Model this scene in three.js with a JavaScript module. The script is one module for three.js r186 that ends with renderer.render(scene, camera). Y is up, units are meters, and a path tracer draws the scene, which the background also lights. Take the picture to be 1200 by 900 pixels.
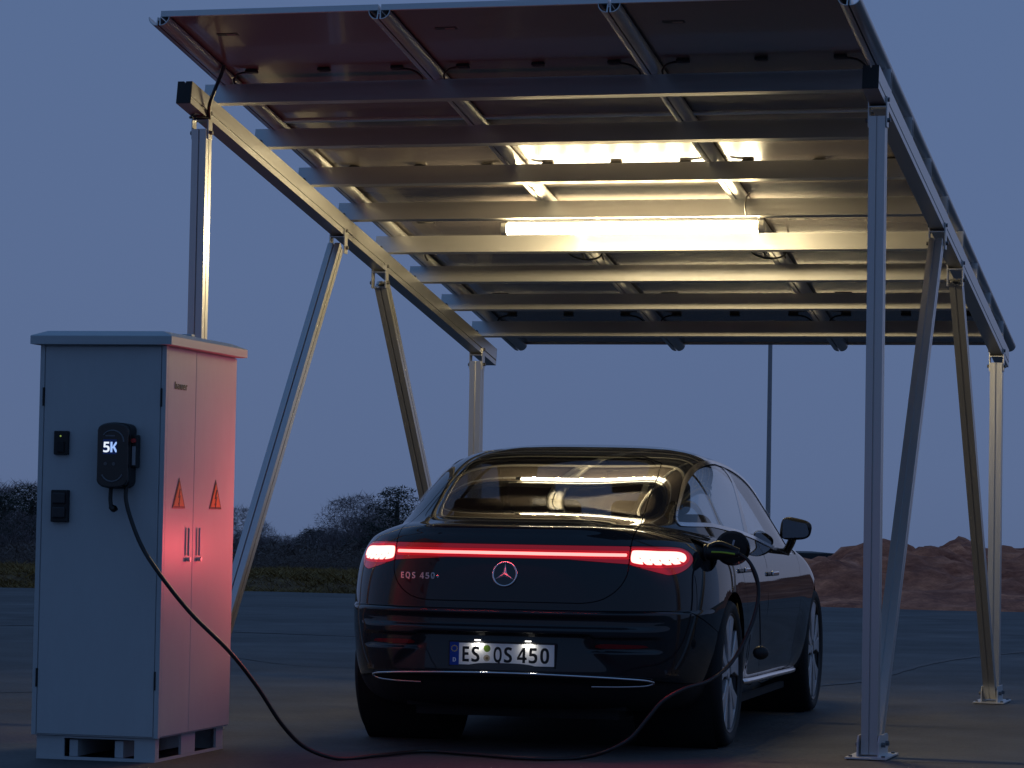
import * as THREE from 'three';
import { mergeGeometries } from 'three/addons/utils/BufferGeometryUtils.js';
import { RoundedBoxGeometry } from 'three/addons/geometries/RoundedBoxGeometry.js';
import { TextGeometry } from 'three/addons/geometries/TextGeometry.js';
import { FontLoader } from 'three/addons/loaders/FontLoader.js';
import { RectAreaLightUniformsLib } from 'three/addons/lights/RectAreaLightUniformsLib.js';
import { ImprovedNoise } from 'three/addons/math/ImprovedNoise.js';

const LAMP_GLOW = 12, LAMP_CD = 11.5, TAIL_LIGHT = 270, PLATE_LIGHT = 60;    // lamp strengths: tube as the eye sees it, tube light, tail lights, number plate lamps
// ------------------------------------------------------------------ camera, sky, sun, exposure
const scene = new THREE.Scene();
const CAM = { f: 3519.3, h: 1.116, p: 0.0461, r: 0.0182 };          // focal length in pixels of the 1200 x 900 photograph
const camera = new THREE.PerspectiveCamera(2 * Math.atan(450 / CAM.f) * 180 / Math.PI, 4 / 3, 0.5, 4000);
camera.position.set(0, CAM.h, 0);
camera.rotation.set(CAM.p, 0, CAM.r, 'XYZ');
scene.add(camera);
camera.updateMatrixWorld(true);

const SKY_LOW = [0.092, 0.134, 0.250], SKY_MID = [0.094, 0.142, 0.270], SKY_TOP = [0.064, 0.140, 0.300];
{
  const W = 256, H = 128, d = new Float32Array(W * H * 4);
  for (let j = 0; j < H; j++) {
    const e = (j + 0.5) / H * 2 - 1;                                  // -1 straight down, 0 horizon, 1 zenith
    for (let i = 0; i < W; i++) {
      const k = (j * W + i) * 4, up = Math.max(e, 0);
      const a = Math.min(up / 0.06, 1), b = Math.min(Math.max((up - 0.06) / 0.36, 0), 1);
      const az = (i + 0.5) / W * Math.PI * 2 - Math.PI;               // direction (cos az, sin az) in x, z
      const glow = 1 + 0.10 * Math.cos(az + Math.PI / 2 - 0.5);        // the western sky ahead keeps a little more light
      for (let c = 0; c < 3; c++) {
        let v = SKY_LOW[c] + (SKY_MID[c] - SKY_LOW[c]) * a * a * (3 - 2 * a);
        v += (SKY_TOP[c] - SKY_MID[c]) * b;
        d[k + c] = v * glow;
      }
      d[k + 3] = 1;
    }
  }
  const t = new THREE.DataTexture(d, W, H, THREE.RGBAFormat, THREE.FloatType);
  t.mapping = THREE.EquirectangularReflectionMapping; t.magFilter = t.minFilter = THREE.LinearFilter;
  t.wrapS = THREE.RepeatWrapping; t.needsUpdate = true;
  scene.background = t; scene.environment = t;
}
const sun = new THREE.DirectionalLight(new THREE.Color(1, 0.82, 0.7), 0.02);   // the sun has set: only a trace of afterglow
sun.position.set(40, 9, -100); sun.castShadow = true; sun.shadow.radius = 60;
Object.assign(sun.shadow.camera, { left: -20, right: 20, top: 20, bottom: -20, near: 1, far: 250 });
scene.add(sun);
const renderer = new THREE.WebGLRenderer({ antialias: true });
renderer.setSize(1024, 768);
renderer.toneMapping = THREE.LinearToneMapping;
renderer.toneMappingExposure = 1.0;
renderer.shadowMap.enabled = true;
RectAreaLightUniformsLib.init();

// ------------------------------------------------------------------ helpers
let seed = 7;
const rnd = () => { seed = (seed * 1664525 + 1013904223) >>> 0; return seed / 4294967296; };
const rr = (a, b) => a + (b - a) * rnd();
const perlin = new ImprovedNoise();
const nz = (x, y, z = 0.37) => perlin.noise(x, y, z);
const clamp = (x, a = 0, b = 1) => Math.min(Math.max(x, a), b);
const smooth = (a, b, x) => { const t = clamp((x - a) / (b - a)); return t * t * (3 - 2 * t); };
const lin = (r, g, b) => new THREE.Color().setRGB(r, g, b);
const V3 = (x, y, z) => new THREE.Vector3(x, y, z);
const used = {};
function numbered(n) { const k = used[n] = (used[n] ?? -1) + 1; return k ? `${n}_${String(k).padStart(3, '0')}` : n; }
function shade(o) { o.castShadow = o.receiveShadow = true; return o; }
function mesh(name, geo, material, parent) {
  const m = shade(new THREE.Mesh(Array.isArray(geo) ? mergeGeometries(geo.map((g) => g.index ? g.toNonIndexed() : g)) : geo, material));
  m.name = parent ? name : numbered(name); (parent ?? scene).add(m); return m;
}
function tag(o, label, category, group) { Object.assign(o.userData, { label, category }); if (group) o.userData.group = group; return o; }
function thing(name, label, category, [x, y, z] = [0, 0, 0], turn = 0, group) {
  const g = new THREE.Group(); g.name = numbered(name); g.position.set(x, y, z); g.rotation.y = turn; scene.add(g);
  return tag(g, label, category, group);
}
function setting(o) { o.userData.kind = 'structure'; return o; }
const std = (o) => new THREE.MeshStandardMaterial(o), phys = (o) => new THREE.MeshPhysicalMaterial(o);
function box(w, h, d, x = 0, y = 0, z = 0, r = 0) {
  const g = r ? new RoundedBoxGeometry(w, h, d, 2, r) : new THREE.BoxGeometry(w, h, d);
  return g.translate(x, y, z);
}
function cyl(r0, r1, a, b, n = 12) {                                  // a tapered rod between two points
  const d = b.clone().sub(a), g = new THREE.CylinderGeometry(r1, r0, d.length(), n);
  g.applyQuaternion(new THREE.Quaternion().setFromUnitVectors(V3(0, 1, 0), d.clone().normalize()));
  return g.translate((a.x + b.x) / 2, (a.y + b.y) / 2, (a.z + b.z) / 2);
}
const tube = (pts, r, n = 60, k = 8) => new THREE.TubeGeometry(new THREE.CatmullRomCurve3(pts, false, 'centripetal'), n, r, k);
function shapeOf(pts, ...holes) {
  const s = new THREE.Shape(pts.map(([a, b]) => new THREE.Vector2(a, b)));
  for (const h of holes) s.holes.push(new THREE.Path(h.map(([a, b]) => new THREE.Vector2(a, b))));
  return s;
}
const extrude = (s, depth, bevel = 0) => new THREE.ExtrudeGeometry(s, { depth, bevelEnabled: bevel > 0, bevelSize: bevel, bevelThickness: bevel, bevelSegments: 2, curveSegments: 10 });
// a pixel of the 1200 x 900 photograph -> the ray through it; its distance comes from a plane that the thing touches
function ray(u, v) { return V3((u - 600) / CAM.f, -(v - 450) / CAM.f, -1).applyQuaternion(camera.quaternion); }
function onGround(u, v, y = 0) { const d = ray(u, v), t = (y - CAM.h) / d.y; return V3(0, CAM.h, 0).addScaledVector(d, t); }
function atDepth(u, v, z) { const d = ray(u, v); return V3(0, CAM.h, 0).addScaledVector(d, -z / d.z); }   // z metres ahead
// a frame standing on the ground, turned to the right by yaw: x right, y up, d ahead
function frame(yaw, X, Z) {
  const c = Math.cos(yaw), s = Math.sin(yaw);
  return { at: [X, 0, -Z], turn: -yaw,
    world: (x, y, d) => V3(X + x * c + d * s, y, -(Z - x * s + d * c)),
    local: (p) => { const a = p.x - X, b = -p.z - Z; return [a * c - b * s, p.y, a * s + b * c]; },
    hit(u, v, axis, k) { const o = this.local(V3(0, CAM.h, 0)), q = this.local(V3(0, CAM.h, 0).add(ray(u, v))), n = q.map((e, i) => e - o[i]), t = (k - o[axis]) / n[axis]; return o.map((e, i) => e + n[i] * t); } };
}
const K = frame(0.2736, 1.7304, 14.6847), C = frame(0.2324, 0.2242, 15.5369), B = frame(0.238, -1.5722, 13.6376);

// procedural textures
function texture(n, fn, rx = 1, ry = 1, srgb = true) {
  const d = new Uint8Array(n * n * 4);
  for (let j = 0; j < n; j++) for (let i = 0; i < n; i++) { const c = fn(i / n, j / n, i, j), k = (j * n + i) * 4; d[k] = clamp(c[0]) * 255; d[k + 1] = clamp(c[1]) * 255; d[k + 2] = clamp(c[2]) * 255; d[k + 3] = 255; }
  const t = new THREE.DataTexture(d, n, n); t.wrapS = t.wrapT = THREE.RepeatWrapping; t.magFilter = THREE.LinearFilter; t.minFilter = THREE.LinearMipmapLinearFilter; t.generateMipmaps = true;
  t.repeat.set(rx, ry); if (srgb) t.colorSpace = THREE.SRGBColorSpace; t.needsUpdate = true; return t;
}
const tn = (u, v, f, s = 0) => {                                      // noise that repeats over the unit square
  const a = (x, y) => nz(x * f + s, y * f + s, s * 1.7 + 0.3);
  return (a(u, v) * (1 - u) + a(u - 1, v) * u) * (1 - v) + (a(u, v - 1) * (1 - u) + a(u - 1, v - 1) * u) * v;
};

// ------------------------------------------------------------------ materials
const grainTex = texture(512, (u, v) => { const a = 0.5 + 0.35 * tn(u, v, 40, 1) + 0.3 * tn(u, v, 130, 2) + 0.2 * (rnd() - 0.5); return [a, a, a]; }, 1, 1, false);
const paintTex = texture(256, (u, v) => { const a = 0.96 + 0.018 * tn(u, v, 5, 41) + 0.012 * tn(u, v, 23, 42) + 0.01 * (rnd() - 0.5); return [a, a, a]; });
const brushTex = texture(256, (u, v) => { const a = 0.5 + 0.5 * tn(u, v * 0.04, 60, 12) + 0.25 * tn(u, v, 9, 13); return [a, a, a]; }, 1, 1, false);
const asphaltTex = texture(1024, (u, v) => {
  const big = tn(u, v, 3, 4) * 0.9 + tn(u, v, 8, 5) * 0.6 - 0.9 * Math.max(0, tn(u, v, 6, 14) - 0.22), mid = tn(u, v, 30, 6) * 0.35, fine = (rnd() - 0.5) * 0.22 + tn(u, v, 200, 7) * 0.2;
  const k = 0.285 * (1 + 0.32 * big + 0.3 * mid + 0.5 * fine) + (rnd() > 0.994 ? 0.13 : 0);
  return [k * 1.02, k * 1.0, k * 0.99];
}, 1, 1);
const asphaltBump = texture(512, (u, v) => { const a = 0.5 + tn(u, v, 90, 8) * 0.4 + (rnd() - 0.5) * 0.5; return [a, a, a]; }, 1, 1, false);
const asphaltRough = texture(512, (u, v) => { const a = 0.74 + tn(u, v, 4, 9) * 0.16 + tn(u, v, 13, 10) * 0.14 + (rnd() - 0.5) * 0.08; return [a, a, a]; }, 1, 1, false);
const M = {
  alu: std({ color: lin(0.59, 0.59, 0.59), metalness: 0.85, roughness: 0.34, bumpMap: brushTex, bumpScale: 0.0003 }),
  steel: std({ color: lin(0.62, 0.62, 0.62), metalness: 0.6, roughness: 0.42 }),
  bolt: std({ color: lin(0.16, 0.16, 0.17), metalness: 0.8, roughness: 0.4 }),
  hole: std({ color: lin(0.01, 0.01, 0.01), roughness: 0.9 }),
  panelGlass: phys({ color: lin(0.160, 0.140, 0.136), roughness: 0.22, metalness: 0, ior: 1.5, clearcoat: 0.45, clearcoatRoughness: 0.06 }),
  panelFace: phys({ color: lin(0.012, 0.016, 0.035), roughness: 0.15, clearcoat: 1 }),
  frame: std({ color: lin(0.62, 0.62, 0.63), metalness: 0.5, roughness: 0.4 }),
  blackPlastic: std({ color: lin(0.012, 0.012, 0.013), roughness: 0.5 }),
  rubber: std({ color: lin(0.016, 0.016, 0.017), roughness: 0.75 }),
  cable: std({ color: lin(0.012, 0.012, 0.013), roughness: 0.42 }),
  cabinet: phys({ color: lin(0.50, 0.55, 0.58), map: paintTex, roughness: 0.42, bumpMap: grainTex, bumpScale: 0.0002 }),
  asphalt: std({ map: asphaltTex, roughnessMap: asphaltRough, roughness: 1, bumpMap: asphaltBump, bumpScale: 0.006 }),
  tar: std({ color: lin(0.010, 0.010, 0.011), roughness: 0.55 }),
};
// ------------------------------------------------------------------ ground, tarmac, verge, mounds
const edge = [[-220, 47], [-60, 46.5], [-7.4, 45.3], [-3.6, 45.8], [2, 44], [6, 42], [60, 38], [220, 34]];   // far edge of the tarmac: x, metres ahead
const edgeAt = (x) => { for (let i = 1; i < edge.length; i++) if (x <= edge[i][0]) { const [a, b] = edge[i - 1], [c, d] = edge[i]; return b + (d - b) * (x - a) / (c - a); } return 34; };
const moundAt = (x, z) => {                                            // dug earth heaped at the yard's edge
  const hill = (cx, cz, rx, rz, h, pw = 1.2) => { const q = 1 - ((x - cx) / rx) ** 2 - ((z - cz) / rz) ** 2; return q > 0 ? h * Math.pow(q, pw) : 0; };
  let h = 0;
  for (const a of [[6.2, 47.5, 2.5, 3.4, 1.02], [8.6, 48.5, 2.2, 3.6, 1.04], [7.3, 50, 3.2, 4.0, 1.0], [10.9, 51, 2.2, 4.0, 1.18], [9.2, 52, 2.6, 3.6, 1.1], [13.4, 49, 2.3, 4.4, 1.1], [5.0, 45.9, 1.7, 2.4, 0.68], [16.5, 51, 3.6, 4.4, 1.3], [12.0, 47.0, 2.0, 2.2, 0.62], [7.6, 45.2, 1.8, 1.8, 0.5], [20.5, 50, 3, 4, 1.2]]) h = Math.max(h, hill(...a)) + 0.12 * Math.min(h, hill(...a));
  h *= 0.65;
  if (h > 0.01) h *= 1 + 0.30 * nz(x * 1.1, z * 1.1, 3) + 0.20 * nz(x * 2.6, z * 2.2, 5);
  if (h > 0.05) h += 0.13 * nz(x * 2.3, z * 1.9, 7) * smooth(0.05, 0.4, h) + 0.07 * nz(x * 5, z * 5, 2);
  return h;
};
function landAt(x, z) {                                                // height of the ground at x, z metres ahead
  const e = z - edgeAt(x);
  let y = -0.03;
  if (e > 0) {
    y += 0.22 * smooth(0.1, 2.2, e) * (1 - smooth(6, 14, e)) + 0.05 * smooth(0, 1, e) * nz(x * 0.9, z * 0.9, 1) - 3.2 * smooth(9, 80, e) - 0.0068 * Math.max(0, e - 40);
    y += 0.10 * nz(x * 0.05, z * 0.05, 2) * smooth(20, 60, e) * 3;
  }
  return y;
}
{
  // the land: one sheet, finer near the yard's edge
  const xs = [], zs = [];
  for (let x = -1600; x <= 1600; x += Math.abs(x) < 70 ? 1 : Math.abs(x) < 240 ? 10 : 80) xs.push(x);
  for (let z = -400; z <= 2600; z += z < 30 ? 40 : z < 70 ? 0.7 : z < 170 ? 4 : 90) zs.push(z);
  const p = [], idx = [], uv = [];
  for (const z of zs) for (const x of xs) { p.push(x, landAt(x, z), -z); uv.push(x / 3, z / 3); }
  const n = xs.length;
  for (let j = 0; j + 1 < zs.length; j++) for (let i = 0; i + 1 < n; i++) { const a = j * n + i; idx.push(a, a + 1, a + n, a + 1, a + n + 1, a + n); }
  const g = new THREE.BufferGeometry(); g.setAttribute('position', new THREE.Float32BufferAttribute(p, 3)); g.setAttribute('uv', new THREE.Float32BufferAttribute(uv, 2)); g.setIndex(idx); g.computeVertexNormals();
  const soil = texture(512, (u, v) => { const a = tn(u, v, 6, 21), b = tn(u, v, 40, 22), c = rnd() - 0.5; return [0.42 + 0.12 * a + 0.1 * b + 0.06 * c, 0.31 + 0.11 * a + 0.09 * b + 0.06 * c, 0.19 + 0.08 * a + 0.05 * b + 0.04 * c]; });
  setting(mesh('ground', g, std({ map: soil, roughness: 0.95 })));
  // tarmac: a sheet whose far edge follows the verge
  const s = new THREE.Shape([[-220, -60], [220, -60], ...edge.slice().reverse()].map(([a, b]) => new THREE.Vector2(a, b)));
  const tg = new THREE.ShapeGeometry(s).rotateX(-Math.PI / 2);
  const tp = tg.attributes.position, tu = []; for (let i = 0; i < tp.count; i++) tu.push(tp.getX(i) / 5.3, tp.getZ(i) / 5.3);
  tg.setAttribute('uv', new THREE.Float32BufferAttribute(tu, 2));
  setting(mesh('tarmac', tg, M.asphalt));
  // bitumen-filled joints in the tarmac
  const joint = (pts, w) => {
    const c = new THREE.CatmullRomCurve3(pts, false, 'centripetal').getPoints(60), q = [], ix = [];
    c.forEach((a, i) => { const t = c[Math.min(i + 1, 60)].clone().sub(c[Math.max(i - 1, 0)]).normalize(), ww = w * (0.8 + 0.5 * nz(i * 0.3, w * 90, 4)); q.push(a.x - t.z * ww, 0.004, a.z + t.x * ww, a.x + t.z * ww, 0.004, a.z - t.x * ww); if (i) { const k = i * 2; ix.push(k - 2, k - 1, k, k - 1, k + 1, k); } });
    const g2 = new THREE.BufferGeometry(); g2.setAttribute('position', new THREE.Float32BufferAttribute(q, 3)); g2.setIndex(ix); g2.computeVertexNormals();
    setting(mesh('tarmac_joint', g2, M.tar));
  };
  joint([onGround(930, 806), onGround(1000, 800), onGround(1060, 785), onGround(1110, 774), onGround(1200, 764)], 0.05);
  joint([onGround(1046, 892.5), onGround(1120, 894.5), onGround(1230, 896)], 0.012);
  joint([onGround(-60, 735), onGround(30, 733), onGround(200, 738), onGround(420, 746)], 0.07);
  joint([onGround(-60, 813), onGround(40, 811)], 0.02);
  joint([onGround(270, 770), onGround(350, 780), onGround(420, 783)], 0.016);
  // earth mounds
  const mx = [], mp = [], mi = [], mu = []; const nx = 200, nzz = 120;
  for (let j = 0; j <= nzz; j++) for (let i = 0; i <= nx; i++) { const x = 2.4 + i / nx * 22, z = 38 + j / nzz * 19, h = moundAt(x, z), e = smooth(0, 0.5, z - edgeAt(x)); mp.push(x, landAt(x, z) - 0.06 + Math.max(h, (0.10 + 0.03 * nz(x * 3, z * 3, 9)) * smooth(2.7, 3.6, x)) * e, -z); mu.push(x / 2.4, z / 2.4 + h / 2.4); }
  for (let j = 0; j < nzz; j++) for (let i = 0; i < nx; i++) { const a = j * (nx + 1) + i; mi.push(a, a + 1, a + nx + 1, a + 1, a + nx + 2, a + nx + 1); }
  const mg = new THREE.BufferGeometry(); mg.setAttribute('position', new THREE.Float32BufferAttribute(mp, 3)); mg.setAttribute('uv', new THREE.Float32BufferAttribute(mu, 2)); mg.setIndex(mi); mg.computeVertexNormals();
  const clay = texture(512, (u, v) => { const a = tn(u, v, 4, 31), b = tn(u, v, 17, 32), c = tn(u, v, 70, 33), w = Math.max(0, tn(u, v, 5, 35) - 0.25) * 0.5; return [0.72 + 0.30 * a + 0.20 * b + 0.14 * c + w, 0.42 + 0.22 * a + 0.15 * b + 0.1 * c + w, 0.30 + 0.16 * a + 0.11 * b + 0.09 * c + w]; });
  setting(mesh('earth_mound', mg, std({ map: clay, roughness: 0.95 })));
}
// grass on the verge: nobody could count it
{
  const blade = new THREE.BufferGeometry();
  const q = []; for (let k = 0; k < 7; k++) { const a = k * 2.4, l = 0.5 + 0.5 * ((k * 37) % 10) / 10, x = 0.10 * Math.cos(a), z = 0.10 * Math.sin(a); q.push(x * 0.3 - 0.010, 0, z * 0.3, x * 0.3 + 0.010, 0, z * 0.3, x * 1.6, 0.075 * l, z * 1.6); }
  blade.setAttribute('position', new THREE.Float32BufferAttribute(q, 3)); blade.computeVertexNormals();
  const N = 16000, im = new THREE.InstancedMesh(blade, std({ color: 0xffffff, roughness: 0.9, side: THREE.DoubleSide }), N), m = new THREE.Matrix4(), c = new THREE.Color();
  for (let i = 0; i < N; i++) {
    const x = rr(-16, 4.2), e = rr(0.1, 7) ** 1.15, z = edgeAt(x) + e, h = moundAt(x, z);
    const s = (h > 0.15 ? 0 : 1) * rr(0.5, 1.5) * (1 + 0.5 * nz(x * 0.8, z * 0.8));
    m.makeRotationY(rr(0, 6)).scale(V3(s, s * rr(0.8, 1.5), s)).setPosition(x, landAt(x, z) - 0.01, -z); im.setMatrixAt(i, m);
    const k = rr(0.7, 1.3), dry = clamp(0.5 + 0.6 * nz(x * 0.35, z * 0.5, 6)); c.setRGB((0.17 + 0.12 * dry) * k, (0.11 + 0.06 * dry) * k, 0.04 * k); im.setColorAt(i, c);
  }
  im.name = 'verge_grass'; im.userData = { kind: 'stuff', label: 'rough dry grass on the verge beyond the tarmac', category: 'grass' }; shade(im); scene.add(im);
}
// ------------------------------------------------------------------ trees beyond the verge
function twigs(g, p, dir, len, r, depth, spread, out) {
  const end = p.clone().addScaledVector(dir, len);
  (depth > 1 ? out.wood : out.twig).push(cyl(r, r * 0.65, p, end, depth > 2 ? 6 : 3));
  if (!depth) return;
  const n = depth > 2 ? 3 : 4;
  for (let i = 0; i < n; i++) {
    const d = dir.clone().add(V3(rr(-1, 1), rr(-0.35, 0.75), rr(-1, 1)).multiplyScalar(spread)).normalize();
    twigs(g, p.clone().lerp(end, rr(0.45, 1)), d, len * rr(0.55, 0.82), r * 0.6, depth - 1, spread, out);
  }
}
const bark = std({ color: lin(0.10, 0.085, 0.08), roughness: 0.95 }), twigMat = std({ color: lin(0.19, 0.15, 0.15), roughness: 0.95, side: THREE.DoubleSide });
const needleMat = std({ color: lin(0.030, 0.042, 0.030), roughness: 0.9, side: THREE.DoubleSide }), scrubMat = std({ color: lin(0.15, 0.115, 0.10), roughness: 0.95, side: THREE.DoubleSide });
function leafCloud(n, fn, size, thin = 0.6) {
  const q = [];
  for (let i = 0; i < n; i++) { const p = fn(); if (!p) continue; const s = size * rr(0.5, 1.4), a = V3(rr(-1, 1), rr(-1, 1), rr(-1, 1)).normalize(), b = V3(rr(-1, 1), rr(-1, 1), rr(-1, 1)).normalize(); q.push(p.x, p.y, p.z, p.x + a.x * s, p.y + a.y * s, p.z + a.z * s, p.x + b.x * s * thin, p.y + b.y * s * thin, p.z + b.z * s * thin); }
  const g = new THREE.BufferGeometry(); g.setAttribute('position', new THREE.Float32BufferAttribute(q, 3)); g.computeVertexNormals(); return g;
}
function bareTree(h) {
  const o = new THREE.Group(), out = { wood: [], twig: [] };
  const top = V3(0, h * 0.3, 0); out.wood.push(cyl(h * 0.028, h * 0.02, V3(0, -0.3, 0), top, 7));
  for (let i = 0; i < 4; i++) twigs(null, top, V3(rr(-0.6, 0.6), 1, rr(-0.6, 0.6)).normalize(), h * 0.24, h * 0.013, 4, 0.62, out);
  const strip = (a) => mergeGeometries(a.map((g) => { g = g.toNonIndexed(); g.deleteAttribute('uv'); return g; }));
  mesh('trunk', strip(out.wood), bark, o);
  const haze = leafCloud(3400, () => { const a = rr(0, 6.28), t = rnd(), r = h * 0.30 * Math.sqrt(rnd()) * Math.sin(Math.PI * (0.12 + 0.8 * t)); return V3(Math.cos(a) * r, h * (0.35 + 0.65 * t), Math.sin(a) * r); }, h * 0.055, 0.07);
  haze.deleteAttribute('uv');
  mesh('crown', mergeGeometries([strip(out.twig), haze]), twigMat, o);
  return o;
}
function pineTree(h) {
  const o = new THREE.Group();
  mesh('trunk', cyl(h * 0.03, h * 0.012, V3(0, -0.3, 0), V3(0, h * 0.9, 0), 8), bark, o);
  const pads = []; for (let i = 0; i < 16; i++) { const t = i / 15, a = i * 2.4, r = h * 0.22 * (1.05 - t) + 0.1; pads.push([Math.cos(a) * r, h * (0.38 + 0.6 * t), Math.sin(a) * r, h * 0.13 * (1.2 - 0.6 * t)]); }
  mesh('crown', leafCloud(6500, () => { const p = pads[Math.floor(rnd() * 16)], a = rr(0, 6.28), b = Math.acos(rr(-1, 1)), r = p[3] * Math.cbrt(rnd()); return V3(p[0] + r * Math.sin(b) * Math.cos(a) * 1.5, p[1] + r * Math.cos(b) * 0.7, p[2] + r * Math.sin(b) * Math.sin(a) * 1.5); }, h * 0.02, 0.45), needleMat, o);
  return o;
}
function shrub(h, w) {
  const o = new THREE.Group(), st = [];
  for (let i = 0; i < 12; i++) st.push(cyl(0.03, 0.012, V3(rr(-0.2, 0.2) * w, -0.2, rr(-0.2, 0.2) * w), V3(rr(-0.5, 0.5) * w, h * rr(0.5, 1), rr(-0.4, 0.4) * w), 4));
  mesh('stem', st, bark, o);
  mesh('foliage', leafCloud(5200, () => { const x = rr(-1, 1), z = rr(-1, 1), y = rnd(), lim = 1 - 0.55 * Math.abs(x + 0.25 * Math.sin(y * 9 + z * 4)) + 0.2 * Math.sin(x * 7 + z * 3); return x * x + z * z < 1 && y < lim ? V3(x * w * 0.6, y * h, z * w * 0.5) : null; }, 0.26, 0.16), scrubMat, o);
  return o;
}
{
  const bares = [bareTree(5.2), bareTree(5.6), bareTree(4.8), bareTree(6)], pines = [pineTree(5.4), pineTree(6)], shrubs = [shrub(2.0, 3.4), shrub(1.7, 3), shrub(2.3, 3.8)];
  const first = new Set();
  const put = (proto, name, label, category, group, u, topV, z, ht) => {   // its top stands at pixel topV, z metres ahead on the falling land
    const o = proto.clone(); o.name = numbered(name); scene.add(o);
    const p = atDepth(u, topV, z), y0 = landAt(p.x, z), s = (p.y - y0) / ht;
    o.position.set(p.x, y0, -z); o.scale.set(s * rr(0.95, 1.25), s, s * rr(0.95, 1.25)); o.rotation.y = rr(0, 6.28);
    tag(o, label, category, group);
  };
  const T = [[-12, 564, 98], [8, 571, 104], [30, 566, 100], [46, 590, 108], [62, 600, 112], [150, 596, 118], [252, 604, 110], [284, 596, 106], [306, 614, 104], [330, 628, 110], [352, 632, 116], [376, 622, 112], [404, 585, 100], [424, 581, 96], [440, 592, 102], [458, 604, 112], [478, 612, 118], [392, 626, 120], [318, 634, 122], [345, 630, 126], [-40, 590, 110], [290, 622, 98], [312, 630, 96], [336, 634, 99], [360, 626, 97], [386, 618, 95], [412, 606, 93], [448, 600, 95], [300, 626, 130], [368, 622, 128], [434, 606, 124], [20, 600, 92], [40, 606, 95]];
  T.forEach(([u, v, z], i) => put(bares[i % 4], 'bare_tree', 'leafless dark tree in the line beyond the far verge', 'tree', 'leafless trees beyond the verge', u, v, z, [5.2, 5.6, 4.8, 6][i % 4]));
  put(pines[0], 'pine_tree', 'dark bushy evergreen rising above the bare trees beside the car roof', 'tree', null, 466, 574, 92, 5.4);
  put(pines[1], 'pine_tree', 'narrow dark evergreen standing low among the bare trees', 'tree', null, 366, 622, 104, 6.0);
  put(pines[0], 'pine_tree', 'tall dark evergreen whose crown shows beside the grey cabinet', 'tree', null, 38, 572, 96, 5.4);
  put(pines[1], 'pine_tree', 'small dark evergreen at the outer end of the treeline beyond the cabinet', 'tree', null, 6, 580, 94, 6.0);
  for (let i = 0; i < 52; i++) { const k = i % 26, u = k < 8 ? -34 + k * 13 : 255 + (k - 8) * 14 + rr(-6, 6); put(shrubs[i % 3], 'shrub', 'low dark leafless shrub in the thicket under the trees', 'shrub', 'shrubs under the treeline', u, i < 26 ? rr(634, 648) : rr(646, 662), i < 26 ? rr(82, 96) : rr(62, 74), [2.0, 1.7, 2.3][i % 3]); }
}
// far low building and lighting mast
{
  const z = 112, a = atDepth(925, 651, z), b = atDepth(983, 651, z), y0 = landAt(b.x, z) - 0.1, top = a.y, w = b.x - a.x;
  const o = thing('low_building', 'low flat-roofed building with a dark roof seen past the bonnet', 'building', [(a.x + b.x) / 2, y0, -z]);
  const H = top - y0;
  mesh('wall', box(w * 1.3, H * 0.86, 8, -w * 0.12, H * 0.43, -4), std({ color: lin(0.42, 0.36, 0.34), roughness: 0.8 }), o);
  mesh('roof', extrude(shapeOf([[-w * 0.85, 0], [w * 0.56, 0], [w * 0.42, H * 0.17], [-w * 0.8, H * 0.17]]), 9).translate(0, H * 0.86, -8.5), std({ color: lin(0.03, 0.035, 0.04), roughness: 0.7 }), o);
  for (let i = 0; i < 3; i++) mesh('window', box(w * 0.2, H * 0.22, 0.06, -w * 0.5 + i * w * 0.35, H * 0.5, 0.03), std({ color: lin(0.03, 0.035, 0.045), roughness: 0.15 }), o);
  const mz = 62, m = atDepth(900, 600, mz), my = landAt(m.x, mz);
  const mast = thing('lighting_mast', 'slim grey lighting mast standing behind the parked car', 'mast', [m.x, my, -mz]);
  const mm = std({ color: lin(0.34, 0.34, 0.35), metalness: 0.4, roughness: 0.5 });
  mesh('pole', cyl(0.054, 0.038, V3(0, -0.2, 0), V3(0, 8.2, 0), 14), mm, mast);
  mesh('base_flange', cyl(0.13, 0.13, V3(0, -0.02, 0), V3(0, 0.03, 0), 16), mm, mast);
  mesh('lamp_head', box(0.22, 0.08, 0.6, 0, 8.2, 0.2, 0.03), mm, mast);
}
// ------------------------------------------------------------------ solar carport
const HN = 3.2063, SL = 0.17805, TH = Math.atan(SL), SPAN = 3.5626;
const port = thing('solar_carport', 'aluminium carport frame roofed with solar panels over the black car', 'carport', K.at, K.turn);
const lean = (g) => g.rotateX(-TH).translate(0, HN, 0);                // slope coordinates: x, height off the rafter's underside, -distance down the slope
const onSlope = (d, n) => (d - n * Math.sin(TH)) / Math.cos(TH);
function slotted(w, h, slot = 0.008, deep = 0.013, wall = 0.004) {     // hollow profile with a groove down the middle of each face
  const a = w / 2, b = h / 2, s = slot / 2, k = deep;
  const o = [[-a, -b], [-s, -b], [-s, -b + k], [s, -b + k], [s, -b], [a, -b], [a, -s], [a - k, -s], [a - k, s], [a, s], [a, b], [s, b], [s, b - k], [-s, b - k], [-s, b], [-a, b], [-a, s], [-a + k, s], [-a + k, -s], [-a, -s]];
  const i = a - k - wall, j = b - k - wall;
  return shapeOf(o, [[-i, -j], [-i, j], [i, j], [i, -j]]);
}
function beam(shape, a, b, bevel = 0) {                                // a profile run from a to b, its own x axis kept level
  const d = b.clone().sub(a), g = extrude(shape, d.length(), bevel), z = d.normalize(), x = V3(1, 0, 0), y = z.clone().cross(x);
  return g.applyMatrix4(new THREE.Matrix4().makeBasis(x, y, z).setPosition(a));
}
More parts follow.
